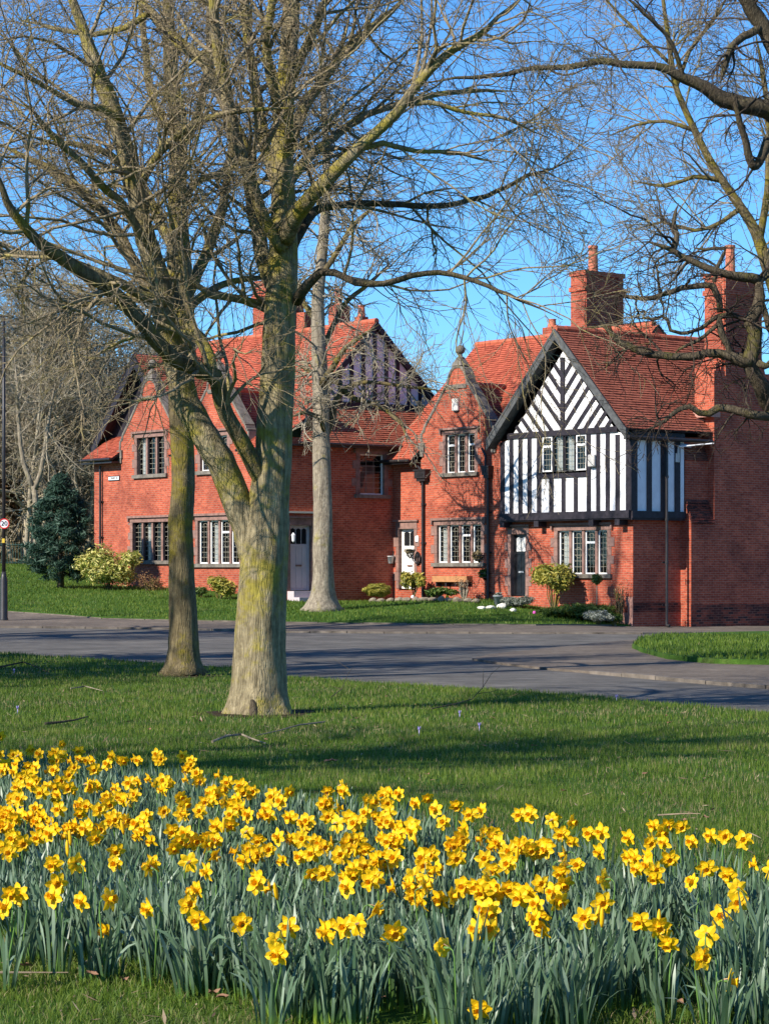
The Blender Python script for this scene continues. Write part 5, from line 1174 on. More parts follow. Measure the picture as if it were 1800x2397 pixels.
# unopened buds
bp = empty('daffodil_bud', (0, 0, 0), 'x', 'daffodil bud', 'unopened daffodil buds standing among the flowers')
mb = MB(); mb.tube([(0, 0, 0), (.004, .003, .14), (0, 0, .27)], [.004, .0036, .003], 6); mb.build('stem', M['stem'], bp, True, False)
mb = MB(); mb.tube([(0, 0, .268), (0, -.002, .285), (0, -.005, .31), (0, -.008, .335), (0, -.009, .345)], [.004, .008, .009, .006, .002], 8); mb.build('bud', M['petal'], bp, True, False)
for i, (u, v) in enumerate(((155,1985),(160,1960),(675,2075),(1360,2135),(1385,2140),(1140,2160),(640,1862),(1545,2150),(300,1935),(985,1965),(1215,1995),(520,1930))):
    h = .31; y = (EYE-h)*F/(v-VH); x = (u-900)*y/F; o = bp if i == 0 else copy_tree(bp); o.location = (x, y, T(x, y)); o.rotation_euler = (rf_.gauss(0, .08), rf_.gauss(0, .1), rf_.uniform(0, 6.28)); o['label'] = 'slim unopened yellow daffodil bud standing upright among the leaves'
# the smaller flowers of the back rows beyond the first three hundred, as one mass
bmx = bmesh.new(); SRC = []
for pr in FP:
    for ch in pr.children:
        mi = {'petals': 0, 'trumpet': 1}.get(ch.name.split('.')[0], 2); SRC.append((pr, ch.data, mi, ch.matrix_local.copy()))
back = [q for q in FL if q[1] < 2010]
XV = []; XF = []; XM = []
for i in range(300):
    u, v = back[rf_.randrange(len(back))]; u += rf_.gauss(0, 16); v += rf_.gauss(0, 13)
    if i % 5 < 3: u = rf_.uniform(0, 1)**1.3*1300; v = float(np.interp(u, [0, 500, 900, 1300], [1725, 1770, 1850, 1920]))+rf_.random()**1.3*230; h = .285+rf_.uniform(-.02, .04); y = (EYE-h)*F/(v-VH); x = (u-900)*y/F
    if not bool(inbed(np.array([x]), np.array([y+.1]))[0]): continue
    s = rf_.uniform(.86, 1.0); m4 = Matrix.Translation((x, y, T(x, y)+h-.30*s)) @ Matrix.Rotation(R(rf_.gauss(-24, 36)), 4, 'Z') @ Matrix.Rotation(rf_.gauss(0, .08), 4, 'X') @ Matrix.Scale(s, 4); pr = FP[rf_.randrange(10)]
    for p_, me, mi, ml_ in SRC:
        if p_ is not pr: continue
        b0 = len(XV); mm = m4 @ ml_; XV += [tuple(mm @ q.co) for q in me.vertices]; XF += [tuple(b0+k for k in f.vertices) for f in me.polygons]; XM += [mi]*len(me.polygons)
me = bpy.data.meshes.new('daffodils_behind'); me.from_pydata(XV, [], XF)
for q in ('petal', 'trumpet', 'stem'): me.materials.append(M[q])
me.polygons.foreach_set('material_index', XM); me.polygons.foreach_set('use_smooth', [True]*len(XF))
tag(link('daffodil_flowers', me), 'smaller yellow daffodil heads crowded between the others in the back rows', 'flowers', kind='stuff')
fb = np.array(FB); kk = ~inbed(fb[:, 0], fb[:, 1], -.02)
if kk.any():
    V, Q, sh = clumps(fb[kk, 0], fb[kk, 1], 14, rg)
    tag(np_mesh('daffodil_leaves', V, Q, M['daffleaf'], None, True, {'shade': sh}), 'looser blue green daffodil leaves round the outer flowers of the bed', 'leaves', kind='stuff')
# ================================================================== GRASS
def blades(n, x, y, h, w, rng, sh, two=True):
    z = TT(x, y); az = rng.random(n)*6.283; ln = rng.random(n)**1.5*.75; fa = rng.random(n)*6.283
    d = np.stack([np.cos(az)*np.sin(ln), np.sin(az)*np.sin(ln), np.cos(ln)], 1); s = np.stack([np.cos(fa), np.sin(fa), 0*fa], 1)*w[:, None]/2
    b = np.stack([x, y, z], 1)
    if two:
        m = b+d*(h*.55)[:, None]; t = m+nrm(d+np.array([0, 0, -.35])+np.stack([np.cos(az), np.sin(az), 0*az], 1)*.35)*(h*.5)[:, None]
        V = np.stack([b-s, b+s, m+s*.8, m-s*.8, t], 1).reshape(-1, 3); i = np.arange(n)*5
        Q = np.stack([i, i+1, i+2, i, i+2, i+3, i+3, i+2, i+4], 1).reshape(-1, 3); return V, Q, np.repeat(sh, 5)
    t = b+d*h[:, None]; V = np.stack([b-s, b+s, t], 1).reshape(-1, 3); i = np.arange(n)*3
    return V, np.stack([i, i+1, i+2], 1), np.repeat(sh, 3)
def pn(x, y, s, seed):
    """cheap smooth noise"""
    r = np.random.default_rng(seed); o = 0
    for k in range(6):
        a = r.random()*6.28; f = s*(1.0+k*.55); o = o+np.sin(x*f*np.cos(a)+y*f*np.sin(a)+r.random()*6.28)/(1+.4*k)
    return o/3
NV = []; NQ = []; NS = []; off = 0
for (y0, y1, dens, w0, hh, two) in ((7.4, 10.8, 7000, .0036, .042, True), (10.8, 13.5, 4200, .004, .045, True), (13.5, 18, 3000, .005, .048, False), (18, 25, 1700, .007, .05, False), (25, 36, 900, .010, .055, False), (36, 66, 260, .016, .06, False)):
    xm = .17*y1+.6; n = int((y1-y0)*2*xm*dens); x = rg.uniform(-xm, xm, n); y = rg.uniform(y0, y1, n)
    k = inpoly(x, y, near_pl) & (np.abs(x) < .168*y+.4) & ~inbed(x, y, .12)
    P1 = pn(x, y, 3.1, 5); P2 = pn(x, y, .9, 9); k &= rg.random(n) < .62+.35*np.clip(P1+.4, 0, 1)
    for tx, ty, tr in ((TA.location.x, TA.location.y, .62), (TC.location.x, TC.location.y, .5)):
        dd = np.hypot(x-tx, (y-ty)*.8); k &= (dd > tr) | (rg.random(n) < .12*(dd/tr)**2)
    x, y, P1, P2 = x[k], y[k], P1[k], P2[k]; n = len(x)
    h = hh*(.55+.7*rg.random(n))*(1+.35*np.clip(P1, -.8, 1)); sh = np.clip(.40+.24*P2+.24*P1+rg.normal(0, .17, n), 0, .86); sh = np.where(rg.random(n) < .07+.28*np.clip(-P2-P1, 0, 1), .9+.1*rg.random(n), sh)
    V, Q, s_ = blades(n, x, y, h, w0*(.7+.6*rg.random(n)), rg, sh, two); NV.append(V); NQ.append(Q+off); NS.append(s_); off += len(V)
o = np_mesh('grass', np.concatenate(NV), np.concatenate(NQ), M['blade'], None, False, {'shade': np.concatenate(NS)})
tag(o, 'short rough lawn grass in the foreground around the flower bed', 'grass', kind='stuff')
for tx, ty, tr, nm in ((TA.location.x, TA.location.y, .66, 'bare_soil'), (TC.location.x, TC.location.y, .55, 'bare_soil')):
    sheet(nm, [(tx+tr*(1+.25*math.sin(3*a+tx)+random.uniform(-.12, .12))*math.cos(a), ty+1.25*tr*(1+random.uniform(-.12, .12))*math.sin(a)) for a in [6.283*k/18 for k in range(18)]], .007, M['soil'], .3, .02)
# leaf litter, twig crumbs and clippings in the sward
n = 5200; y = 8+34*rg.random(n)**1.25; x = rg.uniform(-1, 1, n)*(.17*y+.3); k = inpoly(x, y, near_pl) & ~inbed(x, y, 0) & (rg.random(n) < .35+.65*np.clip(.3-pn(x, y, .9, 9), 0, 1)); x, y = x[k], y[k]; n = len(x)
z = TT(x, y)+.022+.02*rg.random(n); c = np.stack([x, y, z], 1); a = rg.random(n)*6.283; L = .008+.03*rg.random(n)**3; w = np.minimum(L*.5, .002+.008*rg.random(n)); L = L*np.where(rg.random(n) < .3, 3, 1)
e = np.stack([np.cos(a), np.sin(a), rg.normal(0, .25, n)], 1); f = np.stack([-np.sin(a), np.cos(a), rg.normal(0, .3, n)], 1)
V = np.stack([c-e*L[:, None], c+f*w[:, None], c+e*L[:, None], c-f*w[:, None]], 1).reshape(-1, 3); i = np.arange(n)*4
M['litter'] = leafmat('leaf_litter', [(0, (.07,.045,.025)), (.5, (.20,.13,.075)), (1, (.42,.32,.20))], .1, .9)
tag(np_mesh('leaf_litter', V, np.stack([i, i+1, i+2, i+3], 1), M['litter'], None, False, {'shade': np.repeat(rg.random(n), 4)}), 'scattered crumbs of dead leaf and twig lying in the foreground lawn', 'leaf litter', kind='stuff')
NV = []; NQ = []; NS = []; off = 0
vb = [Vector(p) for p in verge_poly]
for poly, n0, (x0, x1, y0, y1), dz in ((island, 30000, (2, 14, 38, 60), .03), (verge_poly, 90000, (-17, 9, 66, 104), 0)):
    x = rg.uniform(x0, x1, n0); y = rg.uniform(y0, y1, n0); k = inpoly(x, y, poly) & (np.abs(x) < .17*y+1); x, y = x[k], y[k]; n = len(x)
    P1 = pn(x, y, 1.3, 5); sh = np.clip(.42+.2*P1+rg.normal(0, .15, n), 0, .86)
    V, Q, s_ = blades(n, x, y, .08*(.6+.8*rg.random(n)), .03*(.7+.6*rg.random(n)), rg, sh, False); V[:, 2] += dz; NV.append(V); NQ.append(Q+off); NS.append(s_); off += len(V)
o = np_mesh('verge_grass', np.concatenate(NV), np.concatenate(NQ), M['blade'], None, False, {'shade': np.concatenate(NS)})
tag(o, 'mown green grass of the lawns across the road and the corner island', 'grass', kind='stuff')
# ================================================================== PLANTS AND SMALL THINGS
M['conifer'] = leafmat('conifer_needles', [(0, (.015,.04,.022)), (.5, (.028,.065,.04)), (1, (.06,.115,.075))], .1, .6)
M['varleaf'] = leafmat('variegated_leaf', [(0, (.10,.17,.03)), (.35, (.28,.32,.05)), (.6, (.60,.54,.14)), (1, (.78,.70,.28))], .3, .45)
M['goldleaf'] = leafmat('golden_leaf', [(0, (.12,.16,.02)), (.5, (.33,.30,.05)), (1, (.58,.48,.10))], .3, .5)
M['greenleaf'] = leafmat('green_leaf', [(0, (.03,.07,.012)), (.5, (.07,.13,.02)), (1, (.17,.21,.05))], .25, .45)
M['greyleaf'] = leafmat('lavender_leaf', [(0, (.10,.12,.08)), (.5, (.20,.22,.17)), (1, (.33,.34,.30))], .2, .7)
M['russet'] = leafmat('russet_leaf', [(0, (.10,.05,.025)), (.5, (.22,.11,.05)), (1, (.35,.20,.09))], .2, .8)
M['scrub'] = leafmat('wood_scrub', [(0, (.08,.07,.035)), (.5, (.20,.16,.085)), (1, (.34,.25,.13))], .1, .9)
M['green_metal'] = plain('dark_green_metal', (.03,.07,.06), .5, .2, 8)
M['red'] = plain('sign_red', (.55,.02,.02), .4, .05, 8, .4, 0, 0)
M['signwhite'] = plain('sign_white', (.8,.8,.8), .4, .03, 8, .4, 0, 0)
M['blackflat'] = plain('sign_black', (.01,.01,.01), .6, .1, 8, .3, 0, 0)
M['signyellow'] = plain('yellow_sticker', (.65,.45,.05), .6, .1, 8, .3, 0, 0)
M['wood'] = plain('planter_wood', (.40,.19,.08), .8, .25, 9)
M['palestone'] = plain('pale_rock', (.66,.63,.55), .9, .15, 6)
M['rock'] = plain('mossy_rock', (.22,.18,.13), .95, .4, 7)
M['leafdead'] = plain('dead_leaf', (.22,.12,.07), .8, .3, 30, .2, 0, 0)
M['stick'] = plain('dry_stick', (.24,.18,.12), .9, .35, 20)
M['pink'] = plain('pink_petal', (.75,.10,.42), .6, .1, 20, .2, 0, 0)
rs = np.random.default_rng(303)
def cloud(c, rad, n, sz, rng, shell=.5, top=1.0, asp=1.6, updown=.0, shfn=None):
    """leaf quads through an ellipsoid, c centre, rad (rx,ry,rz)"""
    d = nrm(rng.normal(size=(n, 3))); lump = 1+.16*np.sin(d[:, 0]*5+c[0]*3)*np.sin(d[:, 2]*6+c[1])+.10*np.sin(d[:, 1]*11+d[:, 2]*9)
    r = (shell+(1-shell)*rng.random(n))**.7*lump; p = d*r[:, None]*np.array(rad)+np.array(c)
    nn = nrm(d*.8+rng.normal(size=(n, 3))*.8+np.array([0, 0, .5])); t = nrm(np.cross(nn, rng.normal(size=(n, 3)))); b = np.cross(nn, t)
    s = sz*(.6+.8*rng.random(n))[:, None]; V = np.stack([p-b*s*asp, p+t*s*.5, p+b*s*asp, p-t*s*.5], 1).reshape(-1, 3)
    sh = rng.random(n); i = np.arange(n)*4
    return V, np.stack([i, i+1, i+2, i+3], 1), np.repeat(sh, 4)
def merge(parts):
    V = []; Q = []; S = []; o = 0
    for a, b, c in parts: V.append(a); Q.append(b+o); S.append(c); o += len(a)
    return np.concatenate(V), np.concatenate(Q), np.concatenate(S)
def shrub(name, label, cat, u0, u1, vt, vb, mt, n, sz, seed, lobes=7, y=None, stems=5, stemmat=None, shell=.45, base=.25, asp=1.5, group=None):
    g = G((u0+u1)/2, vb) if y is None else Vector((((u0+u1)/2-900)*y/F, y, EYE+(VH-vb)*y/F))
    y = g.y; w = (u1-u0)*y/F/2; h = (vb-vt)*y/F; rng = np.random.default_rng(seed); r = empty(name, g, label, cat, group); P = []
    for k in range(lobes):
        a = 6.283*k/lobes+rng.normal()*.4; f = (.25+.55*rng.random()) if lobes > 1 else 0; q = (.38+.36*rng.random()) if lobes > 1 else 1; cz = g.z+h*(base+(1-base)*(.22+.55*rng.random()))
        P.append(cloud((g.x+w*f*math.cos(a), g.y+w*f*math.sin(a), cz), (w*q, w*q*.95, h*(1-base)*(q*.62 if lobes > 1 else .5)), int(n/lobes*(.5+q)), sz, rng, shell*(.5 if lobes > 1 else 1), asp=asp))
    V, Q, S = merge(P); top = V[:, 2].max(); V[:, 2] = g.z+(V[:, 2]-g.z)*(h/(top-g.z))
    np_mesh('foliage', V, Q, mt, r, False, {'shade': S})
    if stems:
        mb = MB()
        for k in range(stems):
            a = rng.random()*6.283; e = Vector((g.x+math.cos(a)*w*.6*rng.random(), g.y+math.sin(a)*w*.6*rng.random(), g.z+h*(.5+.3*rng.random()))); b0 = g+Vector((math.cos(a)*.05, math.sin(a)*.05, -.05))
            m_ = b0.lerp(e, .5)+Vector((rng.normal()*.05, rng.normal()*.05, 0)); mb.tube([b0, m_, e], [.022, .016, .008], 6)
        mb.build('stems', stemmat or M['barkB'], r, uv=False)
    return r
# conifer
yc = 86.0; uc = 142; g = Vector(((uc-900)*yc/F, yc, EYE+(VH-1368)*yc/F)); CT = empty('conifer', g, 'dark blue green cone-shaped conifer on the left lawn', 'tree')
P = []
for k in range(330):
    t = rs.random()**.8; hh = t*3.6; rr = 1.32*(math.sin(math.pi*min(1, .20+.80*t))**.8)*(1-.18*t)*(.55+.5*rs.random()); a = rs.random()*6.283
    c = (g.x+rr*math.cos(a), g.y+rr*math.sin(a), g.z+.28+hh-.1*rr); P.append(cloud(c, (.26, .26, .15), 80, .035, rs, .1, asp=2.6))
V, Q, S = merge(P); np_mesh('foliage', V, Q, M['conifer'], CT, False, {'shade': np.clip(S*.6+.4*rs.random(len(S)//4).repeat(4), 0, 1)})
mb = MB(); mb.tube([g+Vector((0, 0, -.1)), g+Vector((0, 0, .5)), g+Vector((0, 0, 3.2))], [.13, .10, .03], 10); mb.build('trunk', M['barkD'], CT, True, False)
shrub('variegated_shrub', 'large rounded shrub of yellow variegated leaves at the left house corner', 'shrub', 190, 320, 1270, 1377, M['varleaf'], 9000, .052, 1, 9, y=85.2, stems=9, base=.12)
shrub('leafless_shrub', 'low brown leafless shrub right of the yellow variegated one', 'shrub', 318, 392, 1335, 1402, M['russet'], 700, .03, 2, 5, y=84.5, stems=40)
shrub('dark_bush', 'small dark round bush between the two front trunks', 'shrub', 446, 488, 1370, 1400, M['greenleaf'], 1600, .03, 3, 4, y=81.5)
shrub('laurel_bush', 'glossy olive green bush beside the thick trunk under the window', 'shrub', 480, 548, 1344, 1402, M['goldleaf'], 2200, .055, 4, 7, y=81)
shrub('golden_ball_bush', 'clipped ball of golden green evergreen at the dark side wall', 'shrub', 851, 915, 1364, 1402, M['goldleaf'], 4200, .022, 5, 1, y=83, shell=.8, base=.0, stems=0)
shrub('door_shrub', 'leafy olive shrub in front of the white door', 'shrub', 940, 998, 1336, 1392, M['goldleaf'], 1900, .045, 6, 6, y=82.2)
shrub('broad_leaf_plant', 'low broad leaved green plant under the gabled house window', 'plant', 1000, 1062, 1371, 1398, M['greenleaf'], 900, .06, 7, 5, y=81)
shrub('bare_stemmed_shrub', 'thin bare stemmed shrub below the wooden wall trough', 'shrub', 1062, 1112, 1345, 1400, M['russet'], 160, .03, 8, 4, y=80.4, stems=26, stemmat=M['twigfar'])
shrub('lavender_bush', 'grey green lavender bush at the foot of the black door', 'plant', 1180, 1250, 1391, 1424, M['greyleaf'], 5200, .022, 9, 7, y=77.6, asp=3.2)
shrub('golden_shrub', 'golden yellow leaved shrub on bare stems between black door and window', 'shrub', 1252, 1342, 1316, 1428, M['goldleaf'], 3600, .05, 10, 8, y=76.6, stems=12, base=.42)
shrub('green_plants', 'strappy green plants along the bed beneath the timbered house', 'plant', 1262, 1440, 1408, 1440, M['greenleaf'], 5200, .035, 11, 9, y=75.8, asp=3.5, base=.0)
shrub('silver_plant', 'silver grey clump of foliage at the pavement edge', 'plant', 1366, 1432, 1426, 1462, M['greyleaf'], 2600, .032, 12, 7, y=74.2)
shrub('dark_foliage_plant', 'dark green clump right of the silver foliage at the wall foot', 'plant', 1420, 1456, 1432, 1462, M['greenleaf'], 1500, .03, 13, 4, y=74.6)
shrub('wall_climber', 'thin reddish climber against the wall at the house corner', 'shrub', 1425, 1475, 1350, 1455, M['russet'], 260, .022, 14, 4, y=75.0, stems=22)
# small standard tree
p = Vector(((1397-900)*75.4/F, 75.4, EYE+(VH-1432)*75.4/F)); st = empty('standard_tree', p, 'small clipped ball tree on a pale straight stem under the window', 'tree')
mb = MB(); mb.tube([p, p+Vector((0, 0, .9))], [.022, .018], 8); mb.build('trunk', M['barkC'], st, True, False)
V, Q, S = cloud((p.x, p.y, p.z+1.02), (.17, .17, .17), 900, .028, rs, .3); np_mesh('crown', V, Q, M['greenleaf'], st, False, {'shade': S})
# small flowers in the house bed
for u, v, nm, mt, lb in ((1337, 1411, 'tulip', 'petal', 'left yellow tulip under the golden shrub'), (1350, 1405, 'tulip', 'petal', 'higher yellow tulip right of the golden shrub'), (1408, 1411, 'tulip', 'petal', 'yellow tulip right of the clipped ball tree'), (1251, 1435, 'pink_flower', 'pink', 'bright pink flower on the grass before the bed'), (1393, 1420, 'white_flower', 'signwhite', 'small white flower at the foot of the ball tree'), (1047, 1398, 'tulip', 'petal', 'yellow flower in front of the wooden wall trough'), (966, 1398, 'white_flower', 'signwhite', 'small white flower beneath the white door')):
    y = G(u, v+9).y if v < 1430 else G(u, v+2).y; y = min(y, 80); p = W(u, v, y); gz_ = T(p.x, p.y); r = empty(nm, (p.x, p.y, gz_), lb, 'flower')
    mb = MB(); mb.lathe(p+Vector((0, 0, -.06)), [(.01, 0), (.055, .03), (.06, .07), (.04, .12), (.015, .125)], 9); mb.build('petals', M[mt], r, True, False)
    if p.z-.06 > gz_: mb = MB(); mb.tube([(p.x, p.y, gz_-.02), p+Vector((0, 0, -.05))], [.008, .008], 6); mb.build('stem', M['stem'], r, True, False)

def blob(name, label, cat, c, r, mt, seed, group=None, sub=2):
    bm = bmesh.new(); bmesh.ops.create_icosphere(bm, subdivisions=sub, radius=1); rn = random.Random(seed); ph = [rn.uniform(0, 6.28) for _ in range(6)]
    for v in bm.verts:
        c0 = v.co.copy(); f = 1+.14*math.sin(3*c0.x+ph[0])+.12*math.sin(4*c0.y+ph[1])*math.cos(3*c0.z+ph[2])+rn.uniform(-.05, .05); v.co = Vector((c0.x*r[0], c0.y*r[1], c0.z*r[2]))*f
    me = bpy.data.meshes.new(name); bm.to_mesh(me); bm.free(); o = link(name, me, None, mt); o.location = c; return tag(o, label, cat, group)
for i, (u, v, w, h, lb) in enumerate(((1126,1424,9,5,'leftmost of the four whitewashed rocks by the downpipe'),(1148,1423,14,5,'longest of the four whitewashed rocks by the downpipe'),(1174,1422,12,8,'tallest of the four whitewashed rocks, before the grey pot'),(1201,1429,9,5,'whitewashed rock nearest the road, below the lavender'))):
    p = G(u, v+2); s = p.y/F; blob('white_rock', lb, 'rock', p+Vector((0, 0, h*s*.4)), (w*s, w*s*.8, h*s), M['palestone'], i, 'whitewashed rocks along the grass')
for i in range(13):
    u = 872+i*20+random.uniform(-3, 3); v = 1405+i*.7; y = 80.6-i*.18; p = W(u, v, y); p.z = T(p.x, p.y)+.05; r = (random.uniform(.12, .2), .12, random.uniform(.07, .12))
    blob('edging_stone', 'one of the mossy stones edging the bed below the gabled house', 'stone', p, r, M['rock'], i+20, 'mossy stones edging the raised bed')
def wallthing(name, label, cat, fn, parts, group=None):
    """parts: (partname, material, [boxes or callables])"""
    return None
# grey tub
p = G(1166, 1417); r = empty('grey_tub', p, 'grey round tub on the grass beside the downpipe', 'pot')
mb = MB(); mb.lathe(p, [(.11, 0), (.16, .28), (.175, .28), (.175, .31), (.14, .31), (.13, .24)], 16); mb.build('pot', M['zinc'], r, True, False)
V, Q, S = cloud((p.x, p.y, p.z+.33), (.13, .13, .08), 160, .03, rs, .3); np_mesh('plant', V, Q, M['greyleaf'], r, False, {'shade': S})
# boxes and fittings on the walls
def wbox(name, label, cat, fn, a, z, w, h, d, mt, extra=None):
    c = fn(a, z, 0); r = empty(name, c, label, cat); mb = MB(); mb.box(fn, a-w/2, a+w/2, z-h/2, z+h/2, 0.002, d); b = mb.build('box', mt, r)
    bm = bmesh.new(); bm.from_mesh(b.data); bmesh.ops.bevel(bm, geom=bm.edges[:], offset=.015, segments=2, affect='EDGES'); bm.to_mesh(b.data); bm.free()
    mb = MB(); mb.box(fn, a-w*.3, a+w*.3, z-h/2-.035, z-h/2-.002, .01, d*.7); mb.build('lower_cover', M['iron'], r); return r
a, z = fr(1069, 947, 0); wbox('alarm_box', 'white alarm box high on the curved brick gable', 'alarm box', f0, a, z, .32, .42, .10, M['offwhite'])
a, z = fr(1388, 1078, -.34); wbox('alarm_box', 'cream alarm box beside the timbered house upper window', 'alarm box', frontfn(-.34), a, z, .30, .38, .10, M['offwhite'])
a, z = sd(1586, 1070, J0-.04)
ar = empty('wall_aerial', sj(a, z, .05), 'white aerial rod and bracket on the shaded timber side', 'aerial'); mb = MB(); mb.box(sj, a-.02, a+.02, z-.15, z+.38, .02, .10); mb.box(sj, a-.10, a+.06, z-.16, z+.12, .02, .07); mb.build('bracket', M['offwhite'], ar)
mb = MB(); mb.tube([sj(a, z+.33, .12), sj(a+.9, z+.44, .75)], [.022, .022], 8); mb.build('rod', M['signwhite'], ar)
mb = MB(); mb.tube([sj(a+.1, z+.40, .05), sj(a+.35, z+.34, .3)], [.05, .05], 8); mb.build('arm', M['zinc'], ar)
a, z = fr(921.5, 1311, 0); r = empty('wall_bucket', f0(a, z, .1), 'small white bucket hung on the wall left of the white door', 'bucket'); mb = MB(); mb.lathe(f0(a, z-.12, .14), [(.09, 0), (.13, .24), (.14, .24), (.14, .26), (.11, .26), (.10, .2)], 14); mb.build('pail', M['signwhite'], r, True, False)
mb = MB(); mb.box(f0, a-.03, a+.03, z+.1, z+.32, .003, .03); mb.build('hook', M['iron'], r)
a, z = fr(962, 1294, 0); r = empty('door_basket', f0(a, z, .1), 'black half-round basket hung on the white front door', 'basket'); mb = MB()
for k in range(9):
    t0_ = math.pi*k/8; mb.tube([f0(a-.24*math.cos(t0_), z+.1, .02), f0(a-.24*math.cos(t0_)*.6, z-.05-.06*math.sin(t0_), .02+.12*math.sin(t0_)), f0(a, z-.2, .03)], [.012]*3, 5)
mb.tube([f0(a-.25*math.cos(math.pi*k/10), z+.1, .02+.16*math.sin(math.pi*k/10)) for k in range(11)], [.018]*11, 6); mb.tube([f0(a-.2*math.cos(math.pi*k/10), z+.0, .02+.13*math.sin(math.pi*k/10)) for k in range(11)], [.014]*11, 6)
mb.build('basket', M['blackpaint'], r, uv=False); V, Q, S = cloud(tuple(f0(a, z+.05, .08)), (.18, .12, .08), 260, .03, rs, .2); np_mesh('moss_liner', V, Q, M['scrub'], r, False, {'shade': S})
a, z = fr(980, 1303, 0); r = empty('wall_ornament', f0(a, z, .05), 'black lyre shaped ornament on the stone right of the white door', 'ornament'); mb = MB()
ln = [f0(a+.13*math.sin(t)*(1-.35*math.cos(t)), z+.20*math.cos(t)-.05, .05) for t in [6.283*k/20 for k in range(21)]]; mb.tube(ln, [.032]*21, 7); mb.tube([f0(a, z-.33, .05), f0(a, z+.10, .05)], [.022, .022], 6); mb.tube([f0(a-.05, z+.10, .05), f0(a, z-.06, .05), f0(a+.05, z+.10, .05)], [.02]*3, 6); mb.build('frame', M['blackpaint'], r, uv=False)
for u, v, lb in ((1118, 1306, 'black wall basket on the right light of the lower gabled window'), (1133, 1348, 'black wall manger basket beside the downpipe')):
    a, z = fr(u, v, -.1); r = empty('wall_basket', f0(a, z, .15), lb, 'basket'); mb = MB()
    mb.tube([f0(a-.22*math.cos(math.pi*k/10), z+.08, .02+.2*math.sin(math.pi*k/10)) for k in range(11)], [.02]*11, 6); mb.tube([f0(a-.18*math.cos(math.pi*k/10), z-.05, .02+.15*math.sin(math.pi*k/10)) for k in range(11)], [.016]*11, 6)
    for k in range(7): t0_ = math.pi*k/6; mb.tube([f0(a-.22*math.cos(t0_), z+.08, .02+.2*math.sin(t0_)), f0(a, z-.16, .04)], [.013]*2, 5)
    mb.build('basket', M['blackpaint'], r, uv=False); V, Q, S = cloud(tuple(f0(a, z+.08, .12)), (.18, .14, .16), 420, .04, rs, .2); np_mesh('plant', V, Q, M['greenleaf'] if v > 1330 else M['scrub'], r, False, {'shade': S})
a0, z0 = fr(1025, 1362, 0); a1_, z1_ = fr(1106, 1353, 0); r = empty('wooden_trough', f0((a0+a1_)/2, z0, .1), 'orange brown wooden trough fixed under the gabled house window', 'planter')
mb = MB(); mb.box(f0, a1_, a0, z0, z0+.20, .01, .26); mb.build('trough', M['wood'], r); mb = MB()
for k in range(4): aa = a1_+.15+(a0-a1_-.3)*k/3; mb.box(f0, aa-.03, aa+.03, z0-.16, z0-.002, .004, .2)
mb.build('brackets', M['timber'], r)
a, z = fr(976, 1261, 0); r = wbox('number_plate', 'small white number plate right of the white door', 'sign', f0, a, z, .17, .22, .025, M['signwhite'])
a, z = sd(676, 1252, 12.09); r = empty('wall_lantern', sLf(a, z, .15), 'white wall lantern left of the lilac door', 'lamp'); mb = MB(); mb.lathe(sLf(a+.05, z-.25, .2), [(.02, 0), (.05, .04), (.06, .22), (.08, .23), (.02, .32)], 8); mb.build('lantern', M['signwhite'], r, uv=False); mb = MB(); mb.tube([sLf(a+.05, z+.2, 0), sLf(a+.05, z+.24, .2)], [.015, .015], 6); mb.build('bracket', M['iron'], r)
def text(body, name, parent, mt, origin, xdir, up, size, depth=.004):
    cu = bpy.data.curves.new(name, 'FONT'); cu.body = body; cu.size = size; cu.align_x = 'CENTER'; cu.align_y = 'CENTER'; cu.extrude = depth
    t = bpy.data.objects.new(name+'_tmp', cu); COL.objects.link(t); bpy.context.view_layer.update()
    me = bpy.data.meshes.new_from_object(t); bpy.data.objects.remove(t); me.name = name
    xd = Vector(xdir).normalized(); ud = Vector(up).normalized(); nd = xd.cross(ud); m4 = Matrix.Translation(Vector(origin)-rootpos(parent)) @ Matrix((xd, ud, nd)).transposed().to_4x4(); me.transform(m4)
    me.materials.clear(); return link(name, me, parent, mt)
a0, z0 = fr(255, 1126, tL); a1_, z1_ = fr(281, 1115, tL); am = (a0+a1_)/2; r = empty('street_sign', fL(am, (z0+z1_)/2, .02), 'small white street name sign in a dark frame on the left house', 'sign')
zb_s, zt_s = z0+.0, z1_+.03; mb = MB(); mb.box(fL, a1_, a0, zb_s, zt_s, .002, .03); mb.build('frame', M['iron'], r); mb = MB(); mb.box(fL, a1_+.03, a0-.16, zb_s+.03, zt_s-.03, .03, .036); mb.box(fL, a0-.13, a0-.03, zb_s+.03, zt_s-.03, .03, .036); mb.build('plate', M['signwhite'], r)
text('PARK RD', 'lettering', r, M['blackflat'], fL((a1_+.03+a0-.16)/2, (zb_s+zt_s)/2, .040), -A, ZV, .125)
# lamp post and the speed limit sign on it
p = G(9, 1449); s = p.y/F; LP = empty('lamp_post', p, 'tall black lamp post at the left edge of the far pavement', 'lamp post')
mb = MB(); mb.tube([p+Vector((0, 0, q)) for q in (-.2, 0, .05, 1.15, 1.25, 1.4)], [.13, .13, .115, .11, .085, .062], 14); mb.build('base', M['iron'], LP, True, False)
mb = MB(); mb.tube([p+Vector((0, 0, 1.38)), p+Vector((0, 0, 5)), p+Vector((0, 0, 9.0))], [.058, .05, .042], 12); mb.build('pole', M['iron'], LP, True, False)
mb = MB(); mb.tube([p+Vector((0, 0, 8.9)), p+Vector((-.3, 0, 9.2)), p+Vector((-.8, -.1, 9.3))], [.03, .03, .03], 8); mb.build('bracket', M['iron'], LP); mb = MB(); mb.box(lambda a, z, d: p+Vector((a, d, z)), -1.3, -.75, 9.22, 9.36, -.22, .04); mb.build('lantern', M['zinc'], LP)
